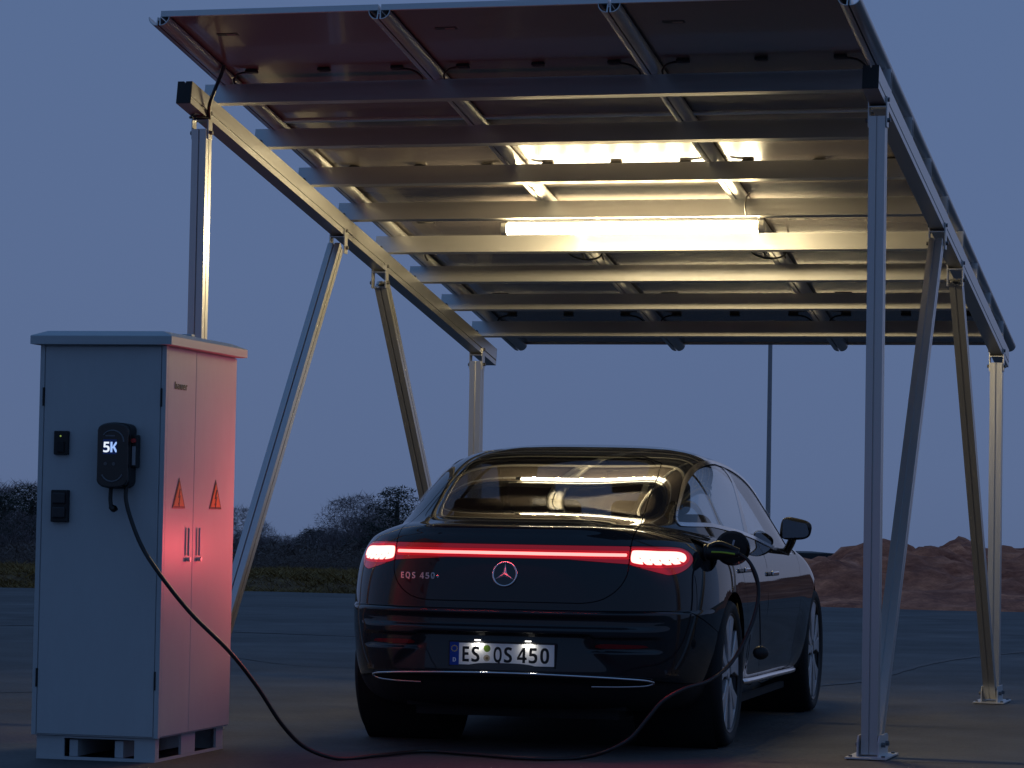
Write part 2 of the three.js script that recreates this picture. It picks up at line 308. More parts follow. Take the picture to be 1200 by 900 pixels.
{
  const P = (x, y, d) => V3(x, y, -d), postShape = slotted(0.08, 0.08), braceShape = slotted(0.076, 0.076);
  const ears = (x, d, y, name, h = 0.15) => {                          // U-shaped joint plate under the rafter
    const o = mesh(name, [box(0.006, h, 0.055, x - 0.045, y - h / 2 + 0.045, -d), box(0.006, h, 0.055, x + 0.045, y - h / 2 + 0.045, -d), box(0.084, 0.005, 0.07, x, y + 0.004 - 0.01, -d)], M.alu, port);
    for (const s of [-1, 1]) { const q = cyl(0.011, 0.011, V3(x + s * 0.047, y - 0.07, -d), V3(x + s * 0.062, y - 0.07, -d), 8); mesh('bolt', q, M.bolt, o); mesh('bolt', cyl(0.011, 0.011, V3(x + s * 0.047, y + 0.032, -d), V3(x + s * 0.056, y + 0.032, -d), 8), M.bolt, o); }
    return o;
  };
  for (const x of [0.04, -SPAN + 0.04]) {
    const under = (d) => HN - SL * d;
    mesh('post', beam(postShape, P(x, 0.02, 0.04), P(x, under(0.04) - 0.055, 0.04)), M.alu, port);
    mesh('post', beam(postShape, P(x, 0.02, 5.244), P(x, under(5.244) - 0.05, 5.244)), M.alu, port);
    mesh('brace', beam(braceShape, P(x, 0.05, 0.15), P(x, under(2.25) - 0.075, 2.22)), M.alu, port);
    mesh('brace', beam(braceShape, P(x, 0.05, 5.09), P(x, under(3.09) - 0.075, 3.11)), M.alu, port);
    for (const d of [0.04, 2.27, 3.07, 5.244]) ears(x, d, under(d) - 0.002, 'joint_bracket');
    // rafter: deep hollow profile, a groove low on each side and a slot along the top
    const w = 0.04, h = 0.118, r = shapeOf([[-w, 0], [w, 0], [w, 0.030], [w - 0.008, 0.031], [w - 0.008, 0.039], [w, 0.040], [w, h], [0.006, h], [0.006, h - 0.012], [-0.006, h - 0.012], [-0.006, h], [-w, h], [-w, 0.040], [-w + 0.008, 0.039], [-w + 0.008, 0.031], [-w, 0.030]],
      [[-w + 0.012, 0.006], [-w + 0.012, h - 0.018], [w - 0.012, h - 0.018], [w - 0.012, 0.006]]);
    const s0 = onSlope(-0.225, 0), s1 = onSlope(5.575, 0);
    const rf = mesh('rafter', lean(extrude(r, s1 - s0).translate(x, 0, -s1)), M.alu, port);
    for (const s of [s0 - 0.0025, s1 + 0.0025]) mesh('end_cap', lean(extrude(shapeOf([[-w, 0], [w, 0], [w, h], [0.006, h], [0.004, h - 0.012], [-0.002, h - 0.012], [-0.006, h], [-w, h]]), 0.005).translate(x, 0, -s - 0.0025)), M.blackPlastic, rf);
    // feet
    for (const [d0, d1, pd, bd] of [[-0.12, 0.30, 0.04, 0.17], [4.97, 5.40, 5.244, 5.08]]) {
      const bp = mesh('base_plate', box(0.2, 0.008, d1 - d0, x, 0.009, -(d0 + d1) / 2), M.steel, port);
      for (const s of [-1, 1]) {
        mesh('upright', extrude(shapeOf([[-0.15, 0], [0.15, 0], [0.15, 0.085], [0.13, 0.1], [-0.12, 0.1], [-0.15, 0.07]]), 0.007).rotateY(Math.PI / 2).translate(x + s * 0.051 - 0.0035, 0.0125, -(pd + bd) / 2), M.steel, bp);
        for (const q of [d0 + 0.05, d1 - 0.05]) mesh('anchor_bolt', [cyl(0.010, 0.010, V3(x + s * 0.080, 0.013, -q), V3(x + s * 0.080, 0.021, -q), 6)], M.bolt, bp);
        for (const q of [pd, bd]) mesh('bolt', cyl(0.012, 0.012, V3(x + s * 0.054, 0.066, -q), V3(x + s * 0.073, 0.066, -q), 8), M.bolt, bp);
      }
    }
  }
  // eight purlins
  const pur = shapeOf([[0, 0], [0.05, 0], [0.05, 0.1], [0.020, 0.1], [0.016, 0.106], [0.006, 0.106], [0.006, 0.098]], [[0.004, 0.004], [0.010, 0.095], [0.046, 0.095], [0.046, 0.004]]);
  const purGeo = extrude(pur, SPAN + 0.08).rotateY(Math.PI / 2);
  for (const d of [0.15, 0.915, 1.635, 2.355, 3.08, 3.785, 4.49, 5.22]) {
    const p = mesh('purlin', lean(purGeo.clone().translate(-SPAN, 0.118, -onSlope(d, 0.118))), M.alu, port);
    for (const x of [0.04, -SPAN + 0.04]) mesh('bolt', lean(cyl(0.009, 0.009, V3(x, 0.15, -onSlope(d, 0.118)), V3(x, 0.15, -onSlope(d, 0.118) + 0.008), 8)), M.bolt, p);
  }
  // four rails along the slope, a pair of curved lips each
  const arc = []; for (let i = 0; i <= 10; i++) { const a = i / 10 * Math.PI / 2; arc.push([0.012 + 0.043 * Math.sin(a), 0.045 - 0.043 * Math.cos(a)]); }
  const half = [[0.004, 0.002], ...arc, ...arc.slice().reverse().map(([x, y]) => [x - (x > 0.013 ? 0.003 : 0), y + 0.003]), [0.008, 0.045], [0.004, 0.045]];
  const S0 = -0.80, PL = 1.722, PG = 0.018, X0 = -3.455, PW = 1.157;
  const S1 = S0 + 4 * PL + 3 * PG;
  const railX = [0, 1, 2, 3].map((i) => X0 + i * PW);
  for (const x of railX) {
    const g = [half, half.map(([a, b]) => [-a, b]).reverse()].map((q) => extrude(shapeOf(q), S1 - S0));
    g.push(new THREE.BoxGeometry(0.008, 0.004, S1 - S0).translate(0, 0.03, (S1 - S0) / 2));
    const merged = mergeGeometries(g.map((q) => { const k = q.index ? q.toNonIndexed() : q; return k; }));
    mesh('rail', lean(merged.translate(x, 0.2185, -S1)), M.alu, port);
  }
  // twelve panels
  const gw = PW - 0.016, N0 = 0.266;
  const ring = (w, l, b) => shapeOf([[-w / 2, -l / 2], [w / 2, -l / 2], [w / 2, l / 2], [-w / 2, l / 2]], [[-w / 2 + b, -l / 2 + b], [-w / 2 + b, l / 2 - b], [w / 2 - b, l / 2 - b], [w / 2 - b, -l / 2 + b]]);
  const frameGeo = extrude(ring(gw, PL, 0.012), 0.03).rotateX(-Math.PI / 2);
  const glassGeo = new THREE.BoxGeometry(gw - 0.026, 0.006, PL - 0.026), faceGeo = new THREE.BoxGeometry(gw - 0.026, 0.003, PL - 0.026);
  const boxGeo = new RoundedBoxGeometry(0.066, 0.016, 0.036, 1, 0.004), labelGeo = new THREE.BoxGeometry(0.11, 0.002, 0.035), printGeo = new THREE.BoxGeometry(0.05, 0.001, 0.018);
  const labelMat = std({ color: lin(0.02, 0.02, 0.02), roughness: 0.4 }), printMat = std({ color: lin(0.28, 0.26, 0.25), roughness: 0.5 });
  for (let r = 0; r < 4; r++) for (let c = 0; c < 3; c++) {
    const x = X0 + (c + 0.5) * PW, s = S0 + r * (PL + PG) + PL / 2;
    const p = mesh('solar_panel', lean(glassGeo.clone().translate(x, N0 + 0.012, -s)), M.panelGlass, port);
    mesh('frame', lean(frameGeo.clone().translate(x, N0, -s)), M.frame, p);
    mesh('cell_face', lean(faceGeo.clone().translate(x, N0 + 0.0265, -s)), M.panelFace, p);
    for (const k of [-1, 0, 1]) {
      const bx = x + k * (gw / 2 - 0.17), j = mesh('junction_box', lean(boxGeo.clone().translate(bx, N0 - 0.001, -s)), M.blackPlastic, p);
      if (k) mesh('lead', lean(tube([V3(bx + k * 0.03, N0 - 0.004, -s), V3(bx + k * 0.08, N0 - 0.012, -s - 0.01), V3(bx + k * 0.115, N0 - 0.03, -s - 0.05), V3(bx + k * 0.118, N0 - 0.05, -s - 0.12)], 0.006, 14, 6)), M.cable, p);
    }
    const lb = mesh('type_label', lean(labelGeo.clone().translate(x - 0.33 * 1, N0 + 0.008, -s + 0.55)), labelMat, p);
    lb.visible = true; mesh('label_print', lean(printGeo.clone().translate(x - 0.31, N0 + 0.0065, -s + 0.55)), printMat, p);
  }
  // wiring: lead down to the near joint, loops round the rails by the lamp, a thin dangling wire
  const lw = (pts, r = 0.008, m = M.cable) => mesh('wire', lean(tube(pts, r, 30, 7)), m, port);
  lw([V3(-3.385, 0.262, 0.06), V3(-3.40, 0.22, 0.05), V3(-3.43, 0.12, 0.055), V3(-3.46, 0.05, 0.03), V3(-3.478, 0.0, -0.03)], 0.010);
  lw([V3(-3.475, 0.0, -0.02), V3(-3.52, -0.012, 0.05), V3(-3.565, -0.008, 0.02)], 0.008);
  for (const x of [railX[1], railX[2]]) lw([V3(x - 0.10, 0.258, -3.42), V3(x - 0.11, 0.20, -3.44), V3(x - 0.02, 0.165, -3.47), V3(x + 0.09, 0.18, -3.46), V3(x + 0.12, 0.258, -3.42)], 0.006);
  lw([V3(railX[2] + 0.08, 0.25, -2.36), V3(railX[2] + 0.07, 0.20, -2.32), V3(railX[2] + 0.072, 0.15, -2.30), V3(railX[2] + 0.07, 0.11, -2.35)], 0.005, printMat);
  lw([V3(railX[1] - 0.25, 0.256, -1.95), V3(railX[1] - 0.15, 0.235, -1.98), V3(railX[1] - 0.04, 0.24, -2.0), V3(railX[1] + 0.02, 0.21, -2.12)], 0.006);
}
// ------------------------------------------------------------------ tube lamp under the roof
const WARM = lin(1, 0.77, 0.38);
{
  const d = 2.415, y = HN + 0.066 - SL * d, q = K.world(-1.765, y, d), L = 1.5;   // slung under the fourth purlin
  const o = thing('tube_light', 'glowing white tube light hung between the carport purlins', 'light', [q.x, q.y, q.z], K.turn);
  const cm = std({ color: lin(0.5, 0.5, 0.5), roughness: 0.5 });
  mesh('housing', box(L, 0.018, 0.05, 0, 0.047, 0, 0.004), cm, o);
  const prof = []; for (let i = 0; i <= 16; i++) { const a = Math.PI * (i / 16); prof.push([0.036 * Math.cos(a), -0.028 * Math.sin(a)]); }
  const dif = shapeOf([[0.024, 0.037], [0.036, 0.014], ...prof, [-0.036, 0.014], [-0.024, 0.037]].reverse());
  const glow = std({ color: lin(0.9, 0.88, 0.8), emissive: lin(1, 0.91, 0.70), emissiveIntensity: LAMP_GLOW, roughness: 0.4 });
  for (let i = 0; i < 10; i++) {
    const w = L / 10, x = -L / 2 + w * (i + 0.5);
    mesh('diffuser', extrude(dif, w - 0.002).rotateY(Math.PI / 2).translate(x - w / 2 + 0.001, 0, 0), glow, o);
    const p = new THREE.PointLight(WARM, LAMP_CD / 10, 0, 2); p.position.set(x, -0.002, 0); p.castShadow = true; p.shadow.radius = 1.6; o.add(p);
  }
  for (const s of [-1, 1]) mesh('end_cap', extrude(dif, 0.03, 0.003).rotateY(Math.PI / 2).translate(s * (L / 2 + 0.02) - 0.015, 0, 0), std({ color: lin(0.8, 0.78, 0.7), roughness: 0.5 }), o);
  for (const x of [-0.6, -0.2, 0.2, 0.6]) mesh('clip', box(0.03, 0.012, 0.07, x, 0.062, 0, 0.003), cm, o);
  }
// ------------------------------------------------------------------ electrical cabinet
const font = await new FontLoader().loadAsync('fonts/droid/droid_sans_bold.typeface.json');
function lettering(text, size, depth, bold = 0) { const g = new TextGeometry(text, { font, size, depth, curveSegments: 4, bevelEnabled: bold > 0, bevelSize: bold, bevelThickness: bold, bevelSegments: 1 }); g.computeBoundingBox(); return g; }
{
  const W = 0.614, D = 0.9886, y0 = 0.1095, y1 = 1.892, H = y1 - y0;
  const o = thing('electrical_cabinet', 'tall pale grey metal electrical cabinet with double side doors and warning triangles', 'cabinet', B.at, B.turn);
  const at = (g, x, y, d) => g.translate(x, y, -d), gap = 0.004;
  mesh('body', at(box(W - 0.016, H, D - 0.016), -W / 2, y0 + H / 2, D / 2), M.cabinet, o);
  // front: corner strips and one door, each 8 mm proud of the body
  const slab = (w, h, d, x, y, z, p, n = 'panel') => mesh(n, at(box(w, h, d, 0, 0, 0, 0.0025), x, y, z), M.cabinet, p);
  slab(0.022, H, 0.03, -W + 0.011, y0 + H / 2, 0.015, o, 'corner_post');
  slab(0.022, H, 0.03, -0.011, y0 + H / 2, 0.015, o, 'corner_post');
  const fw = W - 0.044 - 2 * gap, front = slab(fw, H - 0.012, 0.012, -W / 2, y0 + H / 2, 0.007, o, 'door');
  for (const [x, y] of [[-W + 0.020, 1.655], [-0.020, 1.655], [-W + 0.020, 0.37], [-0.020, 0.37]]) mesh('hinge', at(box(0.007, 0.085, 0.012, 0, 0, 0, 0.002), x, y, 0.001), M.blackPlastic, front);
  // right side: two doors
  for (const [a, b, hd] of [[0.032, 0.408 - gap / 2, 0.327], [0.408 + gap / 2, D, 0.476]]) {
    const dr = mesh('door', at(box(0.012, H - 0.012, b - a, 0, 0, 0, 0.0025), -0.007, y0 + H / 2, (a + b) / 2), M.cabinet, o);
    const h = mesh('handle', at(box(0.010, 0.13, 0.014, 0, 0, 0, 0.004), 0.009, 1.0, hd), M.cabinet, dr);
    mesh('lock', cyl(0.010, 0.010, V3(0.002, 0.918, -hd), V3(0.020, 0.918, -hd), 10), M.steel, dr);
    const td = hd < 0.4 ? 0.203 : 0.712, tri = (s, e) => new THREE.ExtrudeGeometry(shapeOf([[-s * 0.62, -s * 0.5], [s * 0.62, -s * 0.5], [0, s * 0.5]]), { depth: e, bevelEnabled: true, bevelSize: 0.006, bevelThickness: 0.0004, bevelSegments: 3, curveSegments: 4 }).rotateY(Math.PI / 2);
    const sign = mesh('warning_sign', at(tri(0.128, 0.001), 0.0005, 1.222, td), std({ color: lin(0.012, 0.012, 0.012), roughness: 0.5 }), dr);
    mesh('sign_face', at(tri(0.098, 0.001), 0.0018, 1.217, td), std({ color: lin(0.55, 0.15, 0.03), roughness: 0.5 }), dr);
    const boltShape = hd < 0.4 ? shapeOf([[0.004, 0.04], [-0.014, -0.002], [-0.001, -0.001], [-0.006, -0.028], [-0.013, -0.026], [0.0, -0.044], [0.009, -0.022], [0.003, -0.024], [0.014, 0.010], [0.001, 0.009], [0.014, 0.04]]) : shapeOf([[0.002, 0.042], [-0.018, -0.002], [-0.003, -0.001], [-0.010, -0.026], [-0.018, -0.024], [-0.003, -0.046], [0.010, -0.022], [0.002, -0.024], [0.018, 0.010], [0.004, 0.009], [0.018, 0.042]]);
    mesh('flash_symbol', at(extrude(boltShape, 0.001).rotateY(Math.PI / 2), 0.0036, 1.204, td), std({ color: lin(0.012, 0.012, 0.012), roughness: 0.5 }), dr);
    if (hd < 0.4) { const t = lettering('bauer', 0.032, 0.001); const s = 0.17 / (t.boundingBox.max.x); t.scale(s, 1, 1); mesh('maker_mark', at(t.rotateY(Math.PI / 2), 0.0005, 1.70, 0.112), std({ color: lin(0.03, 0.02, 0.025), roughness: 0.5 }), dr); }
  }
  // lid: upright skirt and hipped top
  const L = (i, y) => [[-W - 0.037 + i, y, -0.035 + i], [0.035 - i, y, -0.035 + i], [0.035 - i, y, D + 0.05 - i], [-W - 0.037 + i, y, D + 0.05 - i]];
  const rings = [L(0.012, y1 + 0.001), L(0, y1 + 0.003), L(0, y1 + 0.040), L(0.004, y1 + 0.044), L(0.062, y1 + 0.067), L(0.3, y1 + 0.069)], lp = [];
  for (let i = 0; i + 1 < rings.length; i++) for (let k = 0; k < 4; k++) { const a = rings[i][k], b = rings[i][(k + 1) % 4], c = rings[i + 1][(k + 1) % 4], e = rings[i + 1][k]; for (const q of [a, b, c, a, c, e]) lp.push(q[0], q[1], -q[2]); }
  for (const [r, rev] of [[rings[5], 0], [rings[0], 1]]) { const f = [r[0], r[1], r[2], r[0], r[2], r[3]]; if (rev) f.reverse(); for (const q of f) lp.push(q[0], q[1], -q[2]); }
  const lg = new THREE.BufferGeometry(); lg.setAttribute('position', new THREE.Float32BufferAttribute(lp, 3)); lg.computeVertexNormals(); lg.setAttribute('uv', new THREE.Float32BufferAttribute(new Array(lp.length / 3 * 2).fill(0).map((_, i) => lp[(i >> 1) * 3 + (i % 2 ? 1 : 0)]), 2));
  mesh('lid', lg, M.cabinet, o);
  mesh('lifting_eye', at(box(0.05, 0.014, 0.05, 0, 0, 0, 0.004), -0.05, y1 + 0.071, 0.42), M.cabinet, o);
  // plinth with fork openings
  const pl = [], pb = (x0, x1, ya, yb, d0, d1) => pl.push(box(x1 - x0, yb - ya, d1 - d0, (x0 + x1) / 2, (ya + yb) / 2, -(d0 + d1) / 2));
  const e = 0.02, x0 = -W + e, x1 = -e, d0 = e, d1 = D - 0.03;
  pb(x0, x1, 0, 0.014, d0, d0 + 0.012); pb(x0, x1, 0.098, 0.107, d0, d0 + 0.012); pb(x0, -0.46, 0.014, 0.098, d0 + 0.003, d0 + 0.014); pb(-0.12, x1, 0.014, 0.098, d0 + 0.003, d0 + 0.014);
  pb(x1 - 0.012, x1, 0, 0.012, d0 + 0.013, d1); pb(x1 - 0.013, x1 - 0.001, 0.013, 0.107, d0 + 0.015, 0.075); pb(x1 - 0.013, x1 - 0.001, 0.013, 0.107, 0.37, 0.56); pb(x1 - 0.013, x1 - 0.001, 0.013, 0.107, 0.86, d1);
  pb(x0, x0 + 0.012, 0, 0.107, d0 + 0.015, d1); pb(x0, x1 - 0.014, 0, 0.107, d1 - 0.012, d1 - 0.001); pb(-0.44, -0.40, 0.015, 0.09, d0 + 0.02, d1 - 0.02); pb(-0.22, -0.18, 0.015, 0.09, d0 + 0.02, d1 - 0.02);
  mesh('plinth', pl, M.cabinet, o);
  // switch and socket plates on the front
  const sw = mesh('switch_panel', at(box(0.07, 0.109, 0.022, 0, 0, 0, 0.004), -0.496, 1.4435, -0.008), M.blackPlastic, o);
  mesh('rocker', at(box(0.036, 0.05, 0.012, 0, 0, 0, 0.003), -0.496, 1.425, -0.021), M.rubber, sw);
  mesh('indicator_light', new THREE.SphereGeometry(0.004, 10, 8).translate(-0.497, 1.474, 0.021), std({ color: lin(0.1, 0.2, 0.05), emissive: lin(0.5, 0.7, 0.15), emissiveIntensity: 0.4 }), sw);
  const so = mesh('socket_panel', at(box(0.083, 0.147, 0.03, 0, 0, 0, 0.005), -0.4945, 1.1545, -0.010), M.blackPlastic, o);
  for (const y of [1.19, 1.125]) mesh('socket_flap', at(box(0.062, 0.05, 0.016, 0, 0, 0, 0.006), -0.4945, y, -0.028), std({ color: lin(0.03, 0.03, 0.034), roughness: 0.45 }), so);
}
// ------------------------------------------------------------------ charging box on the cabinet
const box0 = {};
{
  const [xa, ya] = B.hit(114.5, 497, 2, -0.10), [xb] = B.hit(150, 540, 2, -0.10), [, yb] = B.hit(130, 570, 2, -0.10);
  const w = xb - xa, h = ya - yb + 0.012, cx = (xa + xb) / 2, cy = (ya + yb) / 2, q = B.world(cx, cy, 0);
  const o = thing('charging_box', 'black wall charging box with lit display on the front of the cabinet', 'charger', [q.x, q.y, q.z], B.turn);
  const R = (w2, h2, r, n = 8) => { const s = new THREE.Shape(), a = w2 / 2, b = h2 / 2; s.moveTo(-a, -b + r); s.quadraticCurveTo(-a + 0.004, -b, -a + r * 1.2, -b - 0.004); s.quadraticCurveTo(0, -b - 0.016, a - r * 1.2, -b - 0.004); s.quadraticCurveTo(a - 0.004, -b, a, -b + r); s.lineTo(a, b - r); s.quadraticCurveTo(a - 0.002, b, a - r * 1.2, b + 0.004); s.quadraticCurveTo(0, b + 0.016, -a + r * 1.2, b + 0.004); s.quadraticCurveTo(-a + 0.002, b, -a, b - r); return s; };
  const gloss = phys({ color: lin(0.006, 0.006, 0.007), roughness: 0.3, clearcoat: 0.6, clearcoatRoughness: 0.15 });
  mesh('body', extrude(R(w - 0.004, h - 0.02, 0.02), 0.07, 0.004).translate(0, 0, 0.0045), M.blackPlastic, o);
  mesh('front_cover', extrude(R(w - 0.012, h - 0.03, 0.02), 0.02, 0.005).translate(0, 0, 0.079), gloss, o);
  const arcTube = (r, a0, a1, cyy) => { const p = []; for (let i = 0; i <= 12; i++) { const a = a0 + (a1 - a0) * i / 12; p.push(V3(r * Math.cos(a), cyy + r * Math.sin(a), 0.104)); } return tube(p, 0.004, 24, 6); };
  const trim = std({ color: lin(0.16, 0.17, 0.19), roughness: 0.35, metalness: 0.4 });
  mesh('trim_arc', arcTube(w * 0.36, 0.05, 2.5, h * 0.5 - 0.088), trim, o); mesh('trim_arc', arcTube(w * 0.36, 3.6, 5.9, -h * 0.5 + 0.082), trim, o);
  const cv = document.createElement('canvas'); cv.width = 128; cv.height = 128; const cx2 = cv.getContext('2d');
  cx2.fillStyle = '#04123c'; cx2.fillRect(0, 0, 128, 128); cx2.fillStyle = '#e8f2ff'; cx2.font = 'bold 128px sans-serif'; cx2.fillText('5', -2, 112); cx2.fillStyle = '#9fc2ff'; cx2.fillText('K', 58, 112);
  const tex = new THREE.CanvasTexture(cv); tex.colorSpace = THREE.SRGBColorSpace;
  mesh('display_screen', new THREE.PlaneGeometry(0.066, 0.066).translate(-0.012, h * 0.5 - 0.108, 0.1055), std({ color: 0x000000, emissive: 0xffffff, emissiveMap: tex, emissiveIntensity: 1.0, roughness: 0.2 }), o);
  mesh('name_bar', box(0.045, 0.006, 0.002, -0.012, h * 0.5 - 0.058, 0.1045), trim, o);
  for (const x of [-0.032, 0.008]) mesh('button', cyl(0.008, 0.008, V3(x, h * 0.5 - 0.185, 0.102), V3(x, h * 0.5 - 0.185, 0.106), 12), std({ color: lin(0.12, 0.12, 0.13), roughness: 0.4 }), o);
  mesh('side_holder', box(0.03, 0.15, 0.05, w / 2 + 0.012, 0.02, 0.04, 0.006), M.blackPlastic, o);
  mesh('stop_button', cyl(0.012, 0.010, V3(w / 2 + 0.012, 0.068, 0.064), V3(w / 2 + 0.012, 0.068, 0.078), 12), std({ color: lin(0.5, 0.02, 0.02), roughness: 0.35 }), o);
  mesh('side_label', box(0.016, 0.085, 0.002, w / 2 + 0.014, 0.0, 0.066), std({ color: lin(0.35, 0.36, 0.38), roughness: 0.5 }), o);
  mesh('plug_hook', [tube([V3(-0.018, -h / 2 + 0.01, 0.06), V3(-0.02, -h / 2 - 0.05, 0.062), V3(-0.014, -h / 2 - 0.085, 0.066)], 0.010, 16, 8), tube([V3(-0.014, -h / 2 - 0.085, 0.066), V3(0.0, -h / 2 - 0.097, 0.07), V3(0.012, -h / 2 - 0.09, 0.072)], 0.014, 12, 8)], M.blackPlastic, o);
  box0.start = V3(cx + 0.052, cy - h / 2 + 0.0, 0); box0.cx = cx; box0.cy = cy; box0.h = h;
}
// ------------------------------------------------------------------ the car's skin: one smooth surface S(a, v), right half; a runs rear centre -> side -> front centre, v from sill to roof
const LEVELS = [ // rear centre d, y | rear corner length, power | half width, side y | front centre d, y | front corner length, power
  [-0.74, 0.2, 1.1, 3, 0.815, 0.19, 3.9, 0.19, 0.8, 3],
  [-0.96, 0.225, 1.3, 3.1, 0.885, 0.235, 4.02, 0.23, 0.9, 3],
  [-1.055, 0.31, 1.4, 3.3, 0.925, 0.34, 4.07, 0.34, 0.95, 3],
  [-1.092, 0.43, 1.42, 3.35, 0.945, 0.48, 4.085, 0.46, 1, 2.9],
  [-1.105, 0.56, 1.42, 3.35, 0.955, 0.62, 4.06, 0.56, 1, 2.9],
  [-1.103, 0.67, 1.42, 3.35, 0.958, 0.73, 4, 0.65, 1, 2.8],
  [-1.088, 0.78, 1.42, 3.35, 0.955, 0.82, 3.9, 0.72, 1, 2.8],
  [-1.068, 0.88, 1.42, 3.3, 0.949, 0.885, 3.76, 0.78, 1, 2.7],
  [-1.045, 0.96, 1.45, 3.2, 0.94, 0.93, 3.6, 0.84, 1, 2.7],
  [-1.022, 1.02, 1.5, 3.1, 0.93, 0.96, 3.45, 0.885, 1, 2.7],
  [-0.985, 1.078, 1.65, 2.95, 0.918, 0.985, 3.28, 0.93, 1, 2.7],
  [-0.945, 1.104, 1.75, 3.6, 0.905, 1.005, 3.14, 0.968, 1.05, 2.6],
  [-0.82, 1.114, 1.6, 5, 0.893, 1.028, 3.06, 1.005, 1.2, 3.2],
  [-0.62, 1.156, 1.5, 5, 0.872, 1.075, 2.95, 1.07, 1.2, 3.4],
  [-0.36, 1.252, 1.4, 5, 0.833, 1.155, 2.79, 1.16, 1.15, 3.5],
  [-0.05, 1.362, 1.3, 5, 0.78, 1.265, 2.58, 1.275, 1, 3.6],
  [0.28, 1.455, 1.1, 4.8, 0.73, 1.372, 2.36, 1.38, 0.8, 3.6],
  [0.6, 1.515, 0.82, 4.2, 0.65, 1.462, 2.1, 1.465, 0.6, 3.4],
  [0.95, 1.549, 0.5, 3.2, 0.48, 1.528, 1.8, 1.528, 0.34, 2.5],
  [1.2, 1.561, 0.22, 2.5, 0.24, 1.556, 1.58, 1.555, 0.16, 2.4],
  [1.38, 1.566, 0.02, 2.4, 0.001, 1.566, 1.42, 1.566, 0.018, 2.4],
];
const LV = LEVELS.length - 1;
function bspline(v) {
  const i = Math.min(Math.floor(v), LV - 1), t = v - i, o = [], t2 = t * t, t3 = t2 * t;
  const b = [(1 - 3 * t + 3 * t2 - t3) / 6, (4 - 6 * t2 + 3 * t3) / 6, (1 + 3 * t + 3 * t2 - 3 * t3) / 6, t3 / 6];
  const row = (k) => (k < 0 ? LEVELS[0].map((e, j) => 2 * e - LEVELS[1][j]) : k > LV ? LEVELS[LV].map((e, j) => 2 * e - LEVELS[LV - 1][j]) : LEVELS[k]);
  const r = [row(i - 1), row(i), row(i + 1), row(i + 2)];
  for (let j = 0; j < 10; j++) o.push(b[0] * r[0][j] + b[1] * r[1][j] + b[2] * r[2][j] + b[3] * r[3][j]);
  return o;
}
const A1 = 0.45, A2 = 0.72, levelCache = new Map();
function level(v) { let c = levelCache.get(v); if (!c) { c = bspline(v); if (levelCache.size < 5000) levelCache.set(v, c); } return c; }
function rearDent(x, y) {                                              // ledges and recesses of the tail, metres forward
  const ax = Math.abs(x);
  let d = 0.022 * smooth(0.684, 0.704, y) * (1 - smooth(0.94, 1.05, y));                       // lid set back above the bumper shelf
  d += 0.022 * smooth(0.602, 0.630, y) * (1 - smooth(0.650, 0.684, y)) * (1 - smooth(0.62, 0.80, ax));   // hollow between the two ridges
  const side = 0.40 + 0.13 * smooth(0.575, 0.40, y) ;
  d += 0.052 * smooth(0.590, 0.572, y) * clamp((y - 0.40) / 0.172) * (1 - smooth(side - 0.03, side + 0.06, ax));   // number plate recess
  d += 0.020 * smooth(0.580, 0.560, y) * smooth(0.495, 0.515, y) * smooth(0.40, 0.45, ax) * (1 - smooth(0.70, 0.76, ax));
  d += 0.045 * smooth(0.385, 0.34, y) * (1 - smooth(0.74, 0.86, ax));                          // diffuser tucked under
  d -= 0.014 * smooth(1.06, 1.10, y) * (1 - smooth(1.105, 1.125, y)) * (1 - smooth(0.5, 0.62, ax));      // spoiler lip
  return d;
}
function skin(a, v) {
  const [zr, yr, lr, n, w, ys, zf, yf, lf, nf] = level(v);
  let x, y, d;
  if (a <= A1) {
    const f = a / A1 * Math.PI / 2, s = Math.sin(f), c = Math.cos(f), r = Math.pow(Math.pow(s, n) + Math.pow(c, n), -1 / n);
    x = w * r * s; const q = 1 - r * c; d = zr + lr * q; y = yr + (ys - yr) * smooth(0, 1, q);
    if (d < -0.3) d += rearDent(x, y) * smooth(-0.35, -0.75, d);
  } else if (a <= A2) { const t = (a - A1) / (A2 - A1), d0 = zr + lr, d1 = zf - lf; x = w; y = ys; d = d0 + (d1 - d0) * t; } else {
    const f = (1 - (a - A2) / (1 - A2)) * Math.PI / 2, s = Math.sin(f), c = Math.cos(f), r = Math.pow(Math.pow(s, nf) + Math.pow(c, nf), -1 / nf);
    x = w * r * s; const q = 1 - r * c; d = zf - lf * q; y = yf + (ys - yf) * smooth(0, 1, q);
  }
  // the cabin narrows towards the tail
  const tp = 0.18 * smooth(9.4, 12, v); if (tp > 0 && d < 1.2) x *= 1 - tp * Math.pow((1.2 - d) / 1.6, 1.6);
  // doors drawn in a little above the sill
  if (d > 0.1 && d < 3.1) x -= 0.022 * smooth(0.24, 0.42, y) * (1 - smooth(0.46, 0.72, y)) * smooth(0.45, 0.8, d) * (1 - smooth(2.4, 2.8, d));
  return [x, y, d];
}
